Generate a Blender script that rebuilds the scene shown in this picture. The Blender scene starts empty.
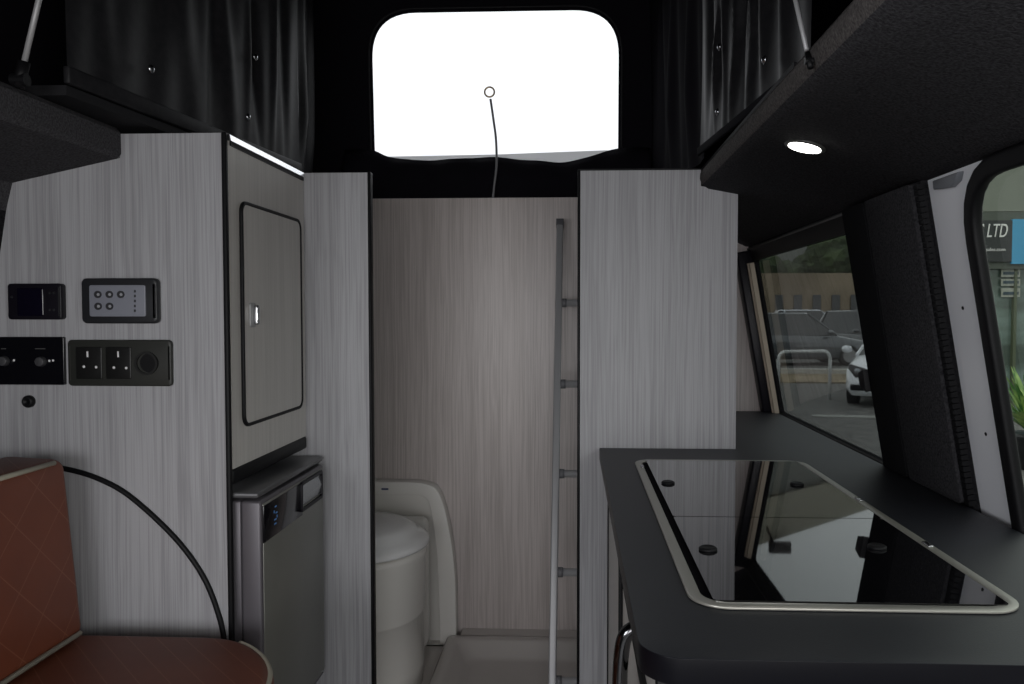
import bpy, bmesh, math, random
from mathutils import Vector, Matrix
random.seed(7)
C = bpy.context.scene.collection
PI = math.pi
# ------------------------------------------------------------------ camera geometry (used to measure real positions)
f = 784.0; H = 1.2; CX = 540.0; CY = 342.0
TY = math.atan(35 / f); TP = math.atan(29 / f)
FW = Vector((-math.sin(TY) * math.cos(TP), math.cos(TY) * math.cos(TP), -math.sin(TP)))
RT = Vector((math.cos(TY), math.sin(TY), 0)); UP = RT.cross(FW)
CAM = Vector((0, 0, H))
def ray(u, v): return FW + RT * ((u - CX) / f) + UP * ((CY - v) / f)
def P(u, v, X=None, Y=None, Z=None):
    d = ray(u, v)
    t = X / d.x if X is not None else (Y / d.y if Y is not None else (Z - H) / d.z)
    return CAM + d * t
def PL(u, v, O, N):
    d = ray(u, v); O = Vector(O); N = Vector(N)
    return CAM + d * ((O - CAM).dot(N) / d.dot(N))

# ------------------------------------------------------------------ materials
def mat(name, col, rough=0.6, metal=0.0, spec=0.5, emit=None, es=0.0, sheen=0.0, coat=0.0):
    m = bpy.data.materials.new(name); m.use_nodes = True
    b = m.node_tree.nodes['Principled BSDF']
    b.inputs['Base Color'].default_value = (*col, 1); b.inputs['Roughness'].default_value = rough
    b.inputs['Metallic'].default_value = metal; b.inputs['Specular IOR Level'].default_value = spec
    b.inputs['Sheen Weight'].default_value = sheen; b.inputs['Coat Weight'].default_value = coat
    if emit: b.inputs['Emission Color'].default_value = (*emit, 1); b.inputs['Emission Strength'].default_value = es
    return m
def noise_col(m, c1, c2, scale=(1, 1, 1), detail=3, p1=0.35, p2=0.65, bump=0.0, nscale=1.0, c3=None):
    nt = m.node_tree; N = nt.nodes; L = nt.links; b = N['Principled BSDF']
    tc = N.new('ShaderNodeTexCoord'); mp = N.new('ShaderNodeMapping'); no = N.new('ShaderNodeTexNoise'); cr = N.new('ShaderNodeValToRGB')
    mp.inputs['Scale'].default_value = scale; no.inputs['Scale'].default_value = nscale; no.inputs['Detail'].default_value = detail
    cr.color_ramp.elements[0].position = p1; cr.color_ramp.elements[0].color = (*c1, 1)
    cr.color_ramp.elements[1].position = p2; cr.color_ramp.elements[1].color = (*c2, 1)
    L.new(tc.outputs['Object'], mp.inputs['Vector']); L.new(mp.outputs['Vector'], no.inputs['Vector'])
    L.new(no.outputs['Fac'], cr.inputs['Fac']); L.new(cr.outputs['Color'], b.inputs['Base Color'])
    if bump:
        bp = N.new('ShaderNodeBump'); bp.inputs['Strength'].default_value = bump; bp.inputs['Distance'].default_value = 0.002
        L.new(no.outputs['Fac'], bp.inputs['Height']); L.new(bp.outputs['Normal'], b.inputs['Normal'])
    return m
def woodmat(name, c1, c2, rough=0.45):
    m = mat(name, c1, rough)
    nt = m.node_tree; N = nt.nodes; L = nt.links; b = N['Principled BSDF']
    tc = N.new('ShaderNodeTexCoord')
    # slow waviness bends the grain a little
    mp0 = N.new('ShaderNodeMapping'); mp0.inputs['Scale'].default_value = (3, 3, 2.2)
    n0 = N.new('ShaderNodeTexNoise'); n0.inputs['Scale'].default_value = 1.0
    L.new(tc.outputs['Object'], mp0.inputs['Vector']); L.new(mp0.outputs['Vector'], n0.inputs['Vector'])
    sc = N.new('ShaderNodeVectorMath'); sc.operation = 'SCALE'; sc.inputs['Scale'].default_value = 0.012
    L.new(n0.outputs['Color'], sc.inputs[0])
    ad = N.new('ShaderNodeVectorMath'); ad.operation = 'ADD'
    L.new(tc.outputs['Object'], ad.inputs[0]); L.new(sc.outputs[0], ad.inputs[1])
    def layer(s, det):
        mp = N.new('ShaderNodeMapping'); mp.inputs['Scale'].default_value = s
        n = N.new('ShaderNodeTexNoise'); n.inputs['Scale'].default_value = 1.0; n.inputs['Detail'].default_value = det
        L.new(ad.outputs[0], mp.inputs['Vector']); L.new(mp.outputs['Vector'], n.inputs['Vector']); return n
    a = layer((170, 170, 1.8), 1); c = layer((450, 450, 5), 1); e = layer((22, 22, 1.0), 2)
    m1 = N.new('ShaderNodeMath'); m1.operation = 'ADD'; L.new(a.outputs['Fac'], m1.inputs[0]); L.new(c.outputs['Fac'], m1.inputs[1])
    m2 = N.new('ShaderNodeMath'); m2.operation = 'MULTIPLY_ADD'; L.new(e.outputs['Fac'], m2.inputs[0]); m2.inputs[1].default_value = 0.6; L.new(m1.outputs[0], m2.inputs[2])
    m3 = N.new('ShaderNodeMath'); m3.operation = 'MULTIPLY'; L.new(m2.outputs[0], m3.inputs[0]); m3.inputs[1].default_value = 1 / 2.6
    cr = N.new('ShaderNodeValToRGB')
    cr.color_ramp.elements[0].position = 0.40; cr.color_ramp.elements[0].color = (*c2, 1)
    cr.color_ramp.elements[1].position = 0.58; cr.color_ramp.elements[1].color = (*c1, 1)
    L.new(m3.outputs[0], cr.inputs['Fac']); L.new(cr.outputs['Color'], b.inputs['Base Color'])
    return m
def glassmat(name, tint, gl=1.0, rough=0.0):
    m = bpy.data.materials.new(name); m.use_nodes = True
    nt = m.node_tree; N = nt.nodes; L = nt.links; N.clear()
    o = N.new('ShaderNodeOutputMaterial'); mx = N.new('ShaderNodeMixShader')
    t = N.new('ShaderNodeBsdfTransparent'); t.inputs['Color'].default_value = (*tint, 1)
    g = N.new('ShaderNodeBsdfGlossy'); g.inputs['Roughness'].default_value = rough; g.inputs['Color'].default_value = (gl, gl, gl, 1)
    lw = N.new('ShaderNodeLayerWeight'); lw.inputs['Blend'].default_value = 0.5
    pw = N.new('ShaderNodeMath'); pw.operation = 'POWER'; pw.inputs[1].default_value = 5.0; L.new(lw.outputs['Facing'], pw.inputs[0])
    fr = N.new('ShaderNodeMath'); fr.operation = 'MULTIPLY_ADD'; fr.inputs[1].default_value = 0.95; fr.inputs[2].default_value = 0.04; L.new(pw.outputs[0], fr.inputs[0])
    L.new(fr.outputs[0], mx.inputs[0]); L.new(t.outputs[0], mx.inputs[1]); L.new(g.outputs[0], mx.inputs[2]); L.new(mx.outputs[0], o.inputs[0])
    return m

W_COOL = woodmat('pale_ribbed_laminate', (0.40, 0.40, 0.42), (0.29, 0.288, 0.303))
W_WARM = woodmat('pale_warm_laminate', (0.62, 0.56, 0.54), (0.46, 0.41, 0.39), 0.35)
W_SIDE = woodmat('smooth_grey_laminate', (0.60, 0.575, 0.55), (0.52, 0.50, 0.475), 0.3)
W_WHITE = woodmat('white_laminate', (0.75, 0.75, 0.75), (0.6, 0.6, 0.6))
BLACK = mat('black_rubber_trim', (0.006, 0.006, 0.007), 0.5, spec=0.2)
BLACKPL = mat('black_plastic', (0.007, 0.006, 0.010), 0.4, spec=0.25)
OLIVE = mat('dark_grey_plastic', (0.022, 0.023, 0.020), 0.5)
DGREY = mat('charcoal_plastic', (0.016, 0.017, 0.02), 0.45)
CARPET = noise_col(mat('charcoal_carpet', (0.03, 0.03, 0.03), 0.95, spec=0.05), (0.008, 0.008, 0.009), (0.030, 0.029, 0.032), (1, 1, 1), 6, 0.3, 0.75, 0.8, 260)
CARPET_BOUNCE = noise_col(mat('bounce_lit_ledge_carpet', (0.03, 0.03, 0.03), 0.95, spec=0.05), (0.035, 0.034, 0.038), (0.10, 0.098, 0.105), (1, 1, 1), 6, 0.3, 0.75, 0.8, 260)  # same carpet, colour raised to stand in for floor bounce on the undersides
CARPET_LIT_EDGE = noise_col(mat('lit_carpet_edge', (0.05, 0.05, 0.05), 0.95, spec=0.05), (0.07, 0.065, 0.064), (0.19, 0.175, 0.17), (1, 1, 1), 6, 0.3, 0.75, 0.8, 260)  # light along the ledge lip, painted in as paler carpet
CANVAS = noise_col(mat('black_canvas', (0.01, 0.01, 0.012), 0.55, spec=0.25), (0.008, 0.008, 0.0095), (0.015, 0.0145, 0.0165), (1, 1, 1), 3, 0.3, 0.7, 0.1, 60)
CANVAS_DK = mat('deep_black_canvas', (0.0075, 0.0068, 0.0095), 0.9, spec=0.05)
BOARD = mat('black_board', (0.017, 0.017, 0.019), 0.7, spec=0.1)
STEEL = mat('brushed_steel', (0.42, 0.41, 0.37), 0.35, 0.5)
CHROME = mat('chrome', (0.55, 0.55, 0.57), 0.2, 1.0)
ALU = mat('satin_aluminium', (0.40, 0.40, 0.41), 0.45, 0.25)
FRIDGE = noise_col(mat('silver_grey_paint', (0.13, 0.13, 0.12), 0.38, 0.35), (0.22, 0.22, 0.20), (0.25, 0.25, 0.228), (1, 1, 1), 2, 0.3, 0.7, 0, 6)
FRIDGE_SIDE = mat('dark_silver_side', (0.12, 0.112, 0.125), 0.4, 0.3)
FRIDGE_TOP = mat('graphite_plastic', (0.10, 0.10, 0.105), 0.3, 0.2)
WORK = noise_col(mat('anthracite_laminate', (0.02, 0.02, 0.025), 0.5), (0.010, 0.0115, 0.0165), (0.0145, 0.0165, 0.0225), (1, 1, 1), 4, 0.3, 0.7, 0.1, 400)
HOBGL = mat('black_mirror_glass', (0.003, 0.003, 0.004), 0.015, 0.0, 1.0, coat=1.0)
WPLAS = mat('white_moulded_plastic', (0.80, 0.78, 0.74), 0.22)
WLID = mat('toilet_white', (0.88, 0.88, 0.88), 0.15)
WPAINT = noise_col(mat('white_van_paint', (0.6, 0.61, 0.66), 0.35), (0.80, 0.81, 0.86), (0.86, 0.87, 0.91), (1, 1, 1), 2, 0.3, 0.7, 0, 4)
WHITE_EDGE = mat('bright_polished_edge', (0.92, 0.93, 0.95), 0.2, 1.0)
LENS = mat('glowing_lens', (0.9, 0.9, 0.9), 0.4, emit=(1, 0.98, 0.93), es=5)
BEIGE = mat('beige_blind_fabric', (0.45, 0.38, 0.30), 0.8)
PIPE = mat('cream_piping', (0.42, 0.39, 0.31), 0.6)
FLOORM = noise_col(mat('grey_vinyl', (0.1, 0.1, 0.1), 0.5), (0.09, 0.09, 0.09), (0.14, 0.14, 0.14), (1, 1, 1), 5, 0.4, 0.6, 0.1, 20)
WMARK = mat('white_marking', (0.75, 0.75, 0.75), 0.5)
CGREY = mat('control_face_grey', (0.23, 0.24, 0.28), 0.45)
BTN = mat('button_dark', (0.03, 0.03, 0.035), 0.4)
BLUEM = mat('blue_display', (0.02, 0.06, 0.15), 0.4, emit=(0.1, 0.35, 0.8), es=0.12)
# tan leather with faint diamond stitching
LEATHER = mat('tan_leather', (0.13, 0.033, 0.014), 0.5)
def leather_nodes(m):
    nt = m.node_tree; N = nt.nodes; L = nt.links; b = N['Principled BSDF']
    tc = N.new('ShaderNodeTexCoord'); sp = N.new('ShaderNodeSeparateXYZ'); L.new(tc.outputs['Object'], sp.inputs[0])
    def mth(op, a, c, d=None):
        n = N.new('ShaderNodeMath'); n.operation = op
        for i, x in enumerate((a, c, d)):
            if x is None: continue
            if isinstance(x, (int, float)): n.inputs[i].default_value = x
            else: L.new(x, n.inputs[i])
        return n.outputs[0]
    xs = mth('ADD', sp.outputs['X'], sp.outputs['Y'])
    lines = []
    for sgn in (1, -1):
        s = mth('MULTIPLY_ADD', sp.outputs['Z'], sgn * 1.0, xs)
        q = mth('MULTIPLY', s, 9.0); fr = mth('FRACT', q, 0); a = mth('SUBTRACT', fr, 0.5); a = mth('ABSOLUTE', a, 0)
        lines.append(mth('LESS_THAN', a, 0.012))
    mx = mth('MAXIMUM', lines[0], lines[1])
    no = N.new('ShaderNodeTexNoise'); no.inputs['Scale'].default_value = 12; no.inputs['Detail'].default_value = 4
    L.new(tc.outputs['Object'], no.inputs['Vector'])
    cr = N.new('ShaderNodeValToRGB'); cr.color_ramp.elements[0].color = (0.125, 0.030, 0.012, 1); cr.color_ramp.elements[1].color = (0.18, 0.046, 0.020, 1)
    L.new(no.outputs['Fac'], cr.inputs['Fac'])
    mix = N.new('ShaderNodeMix'); mix.data_type = 'RGBA'; L.new(mx, mix.inputs['Factor']); L.new(cr.outputs[0], mix.inputs['A'])
    mix.inputs['B'].default_value = (0.21, 0.075, 0.04, 1); L.new(mix.outputs['Result'], b.inputs['Base Color'])
leather_nodes(LEATHER)

# ------------------------------------------------------------------ mesh helpers
def obj(name, bm, m, parent=None, bevel=0.0, smooth=False, seg=2, sub=0):
    bmesh.ops.recalc_face_normals(bm, faces=bm.faces)
    me = bpy.data.meshes.new(name); bm.to_mesh(me); bm.free()
    o = bpy.data.objects.new(name, me); C.objects.link(o)
    for mm in (m if isinstance(m, (list, tuple)) else [m]): me.materials.append(mm)
    if smooth:
        for p in me.polygons: p.use_smooth = True
    if bevel:
        b = o.modifiers.new('bevel', 'BEVEL'); b.width = bevel; b.segments = seg; b.limit_method = 'ANGLE'; b.angle_limit = math.radians(40)
        for p in me.polygons: p.use_smooth = True
        b.harden_normals = False
    if sub:
        s = o.modifiers.new('sub', 'SUBSURF'); s.levels = sub; s.render_levels = sub
    if parent is not None:
        o.parent = parent; o.matrix_parent_inverse = Matrix.Translation(-root_of(parent))
    return o
def root_of(p):
    v = Vector(p.location)
    q = p
    while q.parent: q = q.parent; v = Vector(q.location)
    return v if p.parent is None else (Vector((0, 0, 0)))
def thing(name, label, cat, loc=(0, 0, 0), group=None):
    o = bpy.data.objects.new(name, None); C.objects.link(o); o.location = loc; o.empty_display_size = 0.05
    return tag(o, label, cat, group)
def tag(o, label, cat, group=None, kind=None):
    o['label'] = label; o['category'] = cat
    if group: o['group'] = group
    if kind: o['kind'] = kind
    return o
def struct(name, bm, m, **k):
    o = obj(name, bm, m, **k); o['kind'] = 'structure'; return o
def NB(): return bmesh.new()
def box(bm, x0, x1, y0, y1, z0, z1):
    vs = [bm.verts.new((x, y, z)) for x in (x0, x1) for y in (y0, y1) for z in (z0, z1)]
    for q in ((0, 1, 3, 2), (4, 6, 7, 5), (0, 4, 5, 1), (2, 3, 7, 6), (0, 2, 6, 4), (1, 5, 7, 3)): bm.faces.new([vs[i] for i in q])
    return bm
def prism(bm, pts, ext, cap=True):
    """polygon of 3D points, extruded by vector ext"""
    ext = Vector(ext)
    a = [bm.verts.new(p) for p in pts]; b = [bm.verts.new(Vector(p) + ext) for p in pts]
    n = len(pts)
    if cap: bm.faces.new(a); bm.faces.new(b[::-1])
    for i in range(n): bm.faces.new((a[i], b[i], b[(i + 1) % n], a[(i + 1) % n]))
    return bm
def slab(bm, outer, holes, ext):
    """planar polygon (3D points) with holes, given thickness ext"""
    def loops(off):
        es = []; out = []
        for lp in [outer] + holes:
            vs = [bm.verts.new(Vector(p) + off) for p in lp]; out.append(vs)
            es += [bm.edges.new((vs[i], vs[(i + 1) % len(vs)])) for i in range(len(vs))]
        bmesh.ops.triangle_fill(bm, edges=es, use_beauty=True)
        return out
    A = loops(Vector((0, 0, 0))); B = loops(Vector(ext))
    for a, b in zip(A, B):
        for i in range(len(a)):
            j = (i + 1) % len(a); bm.faces.new((a[i], a[j], b[j], b[i]))
    return bm
def rrect(u0, u1, v0, v1, r, n=6):
    pts = []
    for cu, cv, a0 in ((u1 - r, v1 - r, 0), (u0 + r, v1 - r, 90), (u0 + r, v0 + r, 180), (u1 - r, v0 + r, 270)):
        for k in range(n + 1):
            a = math.radians(a0 + 90 * k / n); pts.append((cu + r * math.cos(a), cv + r * math.sin(a)))
    return pts
def xz(pts, y): return [Vector((p[0], y, p[1])) for p in pts]
def yz(pts, x): return [Vector((x, p[0], p[1])) for p in pts]
def xy(pts, z): return [Vector((p[0], p[1], z)) for p in pts]
def tube(bm, pts, r, n=10, closed=False, rads=None):
    pts = [Vector(p) for p in pts]; m = len(pts); rings = []
    up = Vector((0, 0, 1)); prev = None
    for i, p in enumerate(pts):
        if closed: t = (pts[(i + 1) % m] - pts[i - 1]).normalized()
        else: t = (pts[min(i + 1, m - 1)] - pts[max(i - 1, 0)]).normalized()
        if prev is None:
            a = t.cross(up)
            if a.length < 1e-3: a = t.cross(Vector((1, 0, 0)))
        else: a = prev - t * prev.dot(t)
        a.normalize(); prev = a; b = t.cross(a); rr = rads[i] if rads else r
        rings.append([bm.verts.new(p + (a * math.cos(2 * PI * k / n) + b * math.sin(2 * PI * k / n)) * rr) for k in range(n)])
    for i in range(m if closed else m - 1):
        A = rings[i]; B = rings[(i + 1) % m]
        for k in range(n): bm.faces.new((A[k], A[(k + 1) % n], B[(k + 1) % n], B[k]))
    if not closed: bm.faces.new(rings[0][::-1]); bm.faces.new(rings[-1])
    return bm
def disc(bm, c, n, r0, depth, seg=24, r1=None):
    """short cylinder from c along unit n"""
    n = Vector(n).normalized(); return tube(bm, [Vector(c), Vector(c) + n * depth], r0, seg, rads=[r0, r1 if r1 is not None else r0])
def lathe(bm, c, prof, seg=32, sx=1, sy=1):
    rings = []
    for r, z in prof:
        rings.append([bm.verts.new((c[0] + sx * r * math.cos(2 * PI * k / seg), c[1] + sy * r * math.sin(2 * PI * k / seg), c[2] + z)) for k in range(seg)])
    for A, B in zip(rings, rings[1:]):
        for k in range(seg): bm.faces.new((A[k], A[(k + 1) % seg], B[(k + 1) % seg], B[k]))
    bm.faces.new(rings[0][::-1]); bm.faces.new(rings[-1]); return bm
def bez(pts, n=24):
    """catmull-rom through points"""
    pts = [Vector(p) for p in pts]; P_ = [pts[0]] + pts + [pts[-1]]; out = []
    for i in range(1, len(P_) - 2):
        for k in range(n):
            t = k / n; a, b, c, d = P_[i - 1:i + 3]
            out.append(0.5 * ((2 * b) + (c - a) * t + (2 * a - 5 * b + 4 * c - d) * t * t + (3 * b - a - 3 * c + d) * t ** 3))
    out.append(pts[-1]); return out
def text_mesh(name, s, size, m, O, U, V, parent=None, ext=0.001, shear=0.0, align='LEFT', xs=1.0):
    cu = bpy.data.curves.new(name, 'FONT'); cu.body = s; cu.size = size; cu.extrude = ext; cu.shear = shear; cu.align_x = align
    t = bpy.data.objects.new(name, cu); C.objects.link(t)
    dg = bpy.context.evaluated_depsgraph_get(); me = bpy.data.meshes.new_from_object(t.evaluated_get(dg))
    bpy.data.objects.remove(t)
    U = Vector(U).normalized(); V = Vector(V).normalized(); N = U.cross(V); O = Vector(O)
    for v in me.vertices: v.co = O + U * v.co.x * xs + V * v.co.y + N * v.co.z
    me.materials.clear(); me.materials.append(m)
    o = bpy.data.objects.new(name, me); C.objects.link(o)
    if parent is not None: o.parent = parent; o.matrix_parent_inverse = Matrix.Translation(-root_of(parent))
    return o

# ------------------------------------------------------------------ key dimensions
YF = 1.53      # front face of the left tall cabinet
XS = -0.689     # its aisle side
YP = 1.975     # partitions either side of the washroom doorway
YB = 2.76      # washroom rear panel
HT = 1.555     # height of the furniture
ZW = 0.86      # worktop height
# right body side leans inward:  X = .64 - .177*(z-1.2)
WRO = Vector((0.64, 0, 1.2)); WRN = Vector((1, 0, 0.177)).normalized()
def WR(y, h, off=0.0): return Vector((0.64 - 0.177 * h, y, 1.2 + h)) + WRN * off
def WL(y, h, off=0.0):
    n = Vector((-1, 0, 0.177)).normalized(); return Vector((-1.175 + 0.177 * h, y, 1.2 + h)) + n * off

# ------------------------------------------------------------------ setting: van shell
struct('floor', box(NB(), -1.45, 0.95, -1.6, 2.95, -0.06, 0.0), FLOORM)
struct('ceiling', box(NB(), -1.35, 0.85, -1.6, 2.98, 2.42, 2.46), CANVAS_DK)
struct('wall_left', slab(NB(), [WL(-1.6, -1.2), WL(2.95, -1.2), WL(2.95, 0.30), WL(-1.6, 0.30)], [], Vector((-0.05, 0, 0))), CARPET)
# right wall with two window openings, in (Y,h) space
def wrp(u, v): q = PL(u, v, WRO, WRN); return (q.y, q.z - 1.2)
w1 = [(1.782, -0.339), (2.70, -0.339), (2.70, 0.177), (1.782, 0.177)]
def round_poly(pts, r, n=6):
    out = []
    m = len(pts)
    for i in range(m):
        p = Vector((*pts[i], 0)); a = Vector((*pts[i - 1], 0)); b = Vector((*pts[(i + 1) % m], 0))
        rr = r[i] if isinstance(r, (list, tuple)) else r
        da = (a - p).normalized() * rr; db = (b - p).normalized() * rr
        for k in range(n + 1):
            t = k / n; q = (p + da) * (1 - t) ** 2 + p * 2 * t * (1 - t) + (p + db) * t * t
            out.append((q.x, q.y))
    return out
w1r = round_poly(w1, [0.02, 0.02, 0.02, 0.02])
w2 = [(0.30, -0.42), (1.243, -0.42), (1.243, 0.200), (0.30, 0.198)]
w2r = round_poly(w2, [0.06, 0.06, 0.09, 0.06])
def grow(pts, d):
    cx = sum(p[0] for p in pts) / len(pts); cy = sum(p[1] for p in pts) / len(pts)
    out = []
    n = len(pts)
    for i, p in enumerate(pts):
        a = Vector(pts[i - 1]); b = Vector(pts[(i + 1) % n]); t = (b - a).normalized(); nn = Vector((t.y, -t.x))
        if nn.dot(Vector(p) - Vector((cx, cy))) < 0: nn = -nn
        out.append((p[0] + nn.x * d, p[1] + nn.y * d))
    return out
W = lambda pts, off=0.0: [WR(y, h, off) for y, h in pts]
# fixed body side (behind the sliding door), carpeted
struct('wall_right', slab(NB(), W([(1.40, -1.2), (2.95, -1.2), (2.95, 0.30), (1.40, 0.30)]), [W(w1r)], WRN * 0.014), CARPET)
# sliding door inner skin, white paint
dr = obj('door_1', slab(NB(), W([(0.05, -1.2), (1.40, -1.2), (1.40, 0.235), (0.05, 0.235)], 0.012), [W(grow(w2r, 0.026), 0.012)], WRN * 0.010), WPAINT)
dr['kind'] = 'structure'
for (u, v) in ((963, 308), (986, 434)):
    c = PL(u, v, WRO + WRN * 0.012, WRN); obj('screw_hole', disc(NB(), c - WRN * 0.001, WRN, 0.0032, 0.004, 12), BLACK, dr)
# chrome catch low on the door and grey plastic cap at its top corner
c = PL(1018, 549, WRO + WRN * 0.012, WRN); obj('door_catch', lathe(NB(), c - Vector((0.014, 0, 0.006)), [(0.010, -0.004), (0.011, 0.002), (0.007, 0.010), (0.003, 0.012)], 16), CHROME, dr, smooth=True)
cc = [PL(u, v, WRO, WRN) for u, v in ((932, 181), (957, 172), (955, 182), (949, 188), (933, 190))]
obj('corner_cap', prism(NB(), cc, WRN * 0.012), mat('grey_cap', (0.18, 0.19, 0.21), 0.4), dr, bevel=0.002)
gsk = struct('trim_1', slab(NB(), W(grow(w2r, 0.030), -0.006), [W(w2r, -0.006)], WRN * 0.019), BLACK, bevel=0.007, seg=3)
gl2 = struct('window_2', slab(NB(), W(grow(w2r, 0.020), 0.015), [], WRN * 0.004), glassmat('door_glass', (0.78, 0.80, 0.76), 0.6))
# window 1 glass + trims
struct('window_1', slab(NB(), W(grow(w1r, 0.008), 0.009), [], WRN * 0.004), glassmat('privacy_glass', (0.56, 0.58, 0.57), 0.7))
struct('trim_2', slab(NB(), W(grow(w1r, 0.05), -0.006), [W(w1r, -0.006)], WRN * 0.014), BLACK, bevel=0.004)
# black vertical moulding between window and carpeted pillar
struct('trim_3', slab(NB(), W(round_poly([(1.625, -0.335), (1.748, -0.335), (1.748, 0.228), (1.625, 0.228)], 0.012), -0.02), [], WRN * 0.02), mat('matt_black_moulding', (0.007, 0.007, 0.008), 0.8, spec=0.05), bevel=0.006)
struct('trim_4', slab(NB(), W([(2.705, -0.335), (2.755, -0.335), (2.755, 0.215), (2.705, 0.215)], -0.055), [], WRN * 0.055), BLACKPL, bevel=0.006)
# carpeted pillar, slightly proud of the wall
pil = W(round_poly([(1.406, -0.335), (1.62, -0.335), (1.62, 0.228), (1.406, 0.228)], 0.01), -0.018)
struct('wall_pillar', slab(NB(), pil, [], WRN * 0.018), noise_col(mat('pillar_carpet', (0.03, 0.03, 0.03), 0.95, spec=0.05), (0.015, 0.015, 0.017), (0.05, 0.049, 0.053), (1, 1, 1), 6, 0.3, 0.75, 0.8, 260), bevel=0.008)
for k in range(34):   # ribbed finisher along the door opening
    pass
rib = NB()
for k in range(56):
    h = -0.335 + k * 0.0100
    p = [WR(1.388, h, -0.012), WR(1.404, h, -0.012), WR(1.404, h + 0.0085, -0.012), WR(1.388, h + 0.0085, -0.012)]
    prism(rib, p, WRN * 0.012)
struct('trim_5', rib, BLACK)
struct('trim_8', tube(NB(), [WR(y, 0.221, -0.004) for y in (1.63, 1.9, 2.3, 2.75)], 0.004, 8), mat('grey_piping', (0.07, 0.07, 0.07), 0.6), smooth=True)
# right headliner: profile swept along Y (lip, rounded edge, sloping underside)
def sweep(prof, y0, y1, m, name, seg=1, mats=None, split=None):
    bm = NB(); prism(bm, [Vector((x, y0, z)) for x, z in prof], (0, y1 - y0, 0)); return bm
rp = [(0.328, 1.560), (0.316, 1.556), (0.310, 1.546), (0.309, 1.532), (0.315, 1.518), (0.330, 1.508), (0.402, 1.494), (0.50, 1.468), (0.56, 1.445), (0.592, 1.43), (0.65, 1.43), (0.72, 1.56)]
n_e = 6
bm = NB(); prism(bm, [Vector((x, -1.6, z)) for x, z in rp], (0, 4.5, 0))
o = struct('ceiling_ledge_right', bm, [CARPET_BOUNCE, CARPET_LIT_EDGE])
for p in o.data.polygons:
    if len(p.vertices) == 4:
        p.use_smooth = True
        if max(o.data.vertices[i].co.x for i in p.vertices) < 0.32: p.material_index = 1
lp = [(-0.908, 1.566), (-0.900, 1.556), (-0.900, 1.515), (-0.908, 1.506), (-1.124, 1.460), (-1.14, 1.40), (-1.19, 1.40), (-1.24, 1.566)]
bm = NB(); prism(bm, [Vector((x, -1.6, z)) for x, z in lp], (0, YF - 0.001 + 1.6, 0))
struct('ceiling_ledge_left', bm, CARPET_BOUNCE)
# upper roof-opening boards and dark upper sides
la = P(66, 76, Z=1.60); lb = P(300, 170, Z=1.60)
sl = (lb.x - la.x) / (lb.y - la.y)
struct('trim_6', prism(NB(), xy([(-1.10, la.y), (la.x, la.y), (la.x + sl * (2.0 - la.y), 2.0), (-0.74, 2.0), (-0.74, 2.72), (-1.10, 2.72)], 1.568), (0, 0, 0.017)), BOARD)
struct('trim_7', box(NB(), 0.335, 0.64, 1.235, 2.80, 1.568, 1.585), BOARD)
struct('wall_front_blocker', box(NB(), -1.12, 0.66, -1.6, -1.57, 1.62, 2.42), CANVAS_DK)  # added out of view to keep front sky light off the upper canvas
struct('wall_upper_left', box(NB(), -1.15, -1.12, -1.6, 2.98, 1.566, 2.44), CANVAS_DK)
struct('wall_upper_right', box(NB(), 0.66, 0.69, -1.6, 2.98, 1.566, 2.44), CANVAS_DK)

# ------------------------------------------------------------------ rear: washroom panel and roof canvas with window
wb = struct('wall_back', slab(NB(), [Vector((x, YB, z)) for x, z in ((-1.12, 0.0), (0.845, 0.0), (0.60, 1.42), (0.60, 1.604), (-1.12, 1.604))], [], (0, 0.018, 0)), W_WARM)
YC = 2.86
def Q(u, v, y=YC): q = P(u, v, Y=y); return (q.x, q.z)
hole = round_poly([Q(375, 172), Q(618, 172), Q(619, 9), Q(371, 13)], [0.03, 0.03, 0.165, 0.165], 12)
out = [(-1.12, 1.50), (0.66, 1.50), (0.66, 2.42), (-1.12, 2.42)]
rc = thing('rear_canvas', 'black canvas across the van rear around the bright rounded window', 'canvas', (-0.23, YC, 1.6))
obj('canvas_sheet', slab(NB(), xz(out, YC), [xz(hole, YC)], (0, 0.006, 0)), CANVAS_DK, rc)
seam = NB(); tube(seam, [Vector((x, YC - 0.004, z)) for x, z in grow(hole, 0.012)], 0.004, 6, True)
obj('window_seam', seam, CANVAS, rc, smooth=True)
obj('clear_pane', slab(NB(), xz(grow(hole, 0.004), YC + 0.008), [], (0, 0.002, 0)), glassmat('clear_vinyl', (0.96, 0.96, 0.96), 0.3, 0.1), rc)
# paler hem strip low in the window
hp = [Q(376, 157), Q(500, 154.5), Q(618, 150), Q(618, 170), Q(376, 172)]
hm = mat('milky_vinyl', (0.75, 0.76, 0.78), 0.4)
hn = hm.node_tree; tr = hn.nodes.new('ShaderNodeBsdfTransparent'); mxx = hn.nodes.new('ShaderNodeMixShader'); mxx.inputs[0].default_value = 0.62
tr.inputs['Color'].default_value = (1, 1, 1, 1); tr_o = hn.nodes['Material Output']
hn.links.new(tr.outputs[0], mxx.inputs[1]); hn.links.new(hn.nodes['Principled BSDF'].outputs[0], mxx.inputs[2]); hn.links.new(mxx.outputs[0], tr_o.inputs[0])
obj('vinyl_hem', slab(NB(), xz(hp, YC - 0.003), [], (0, 0.001, 0)), hm, rc)
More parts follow.
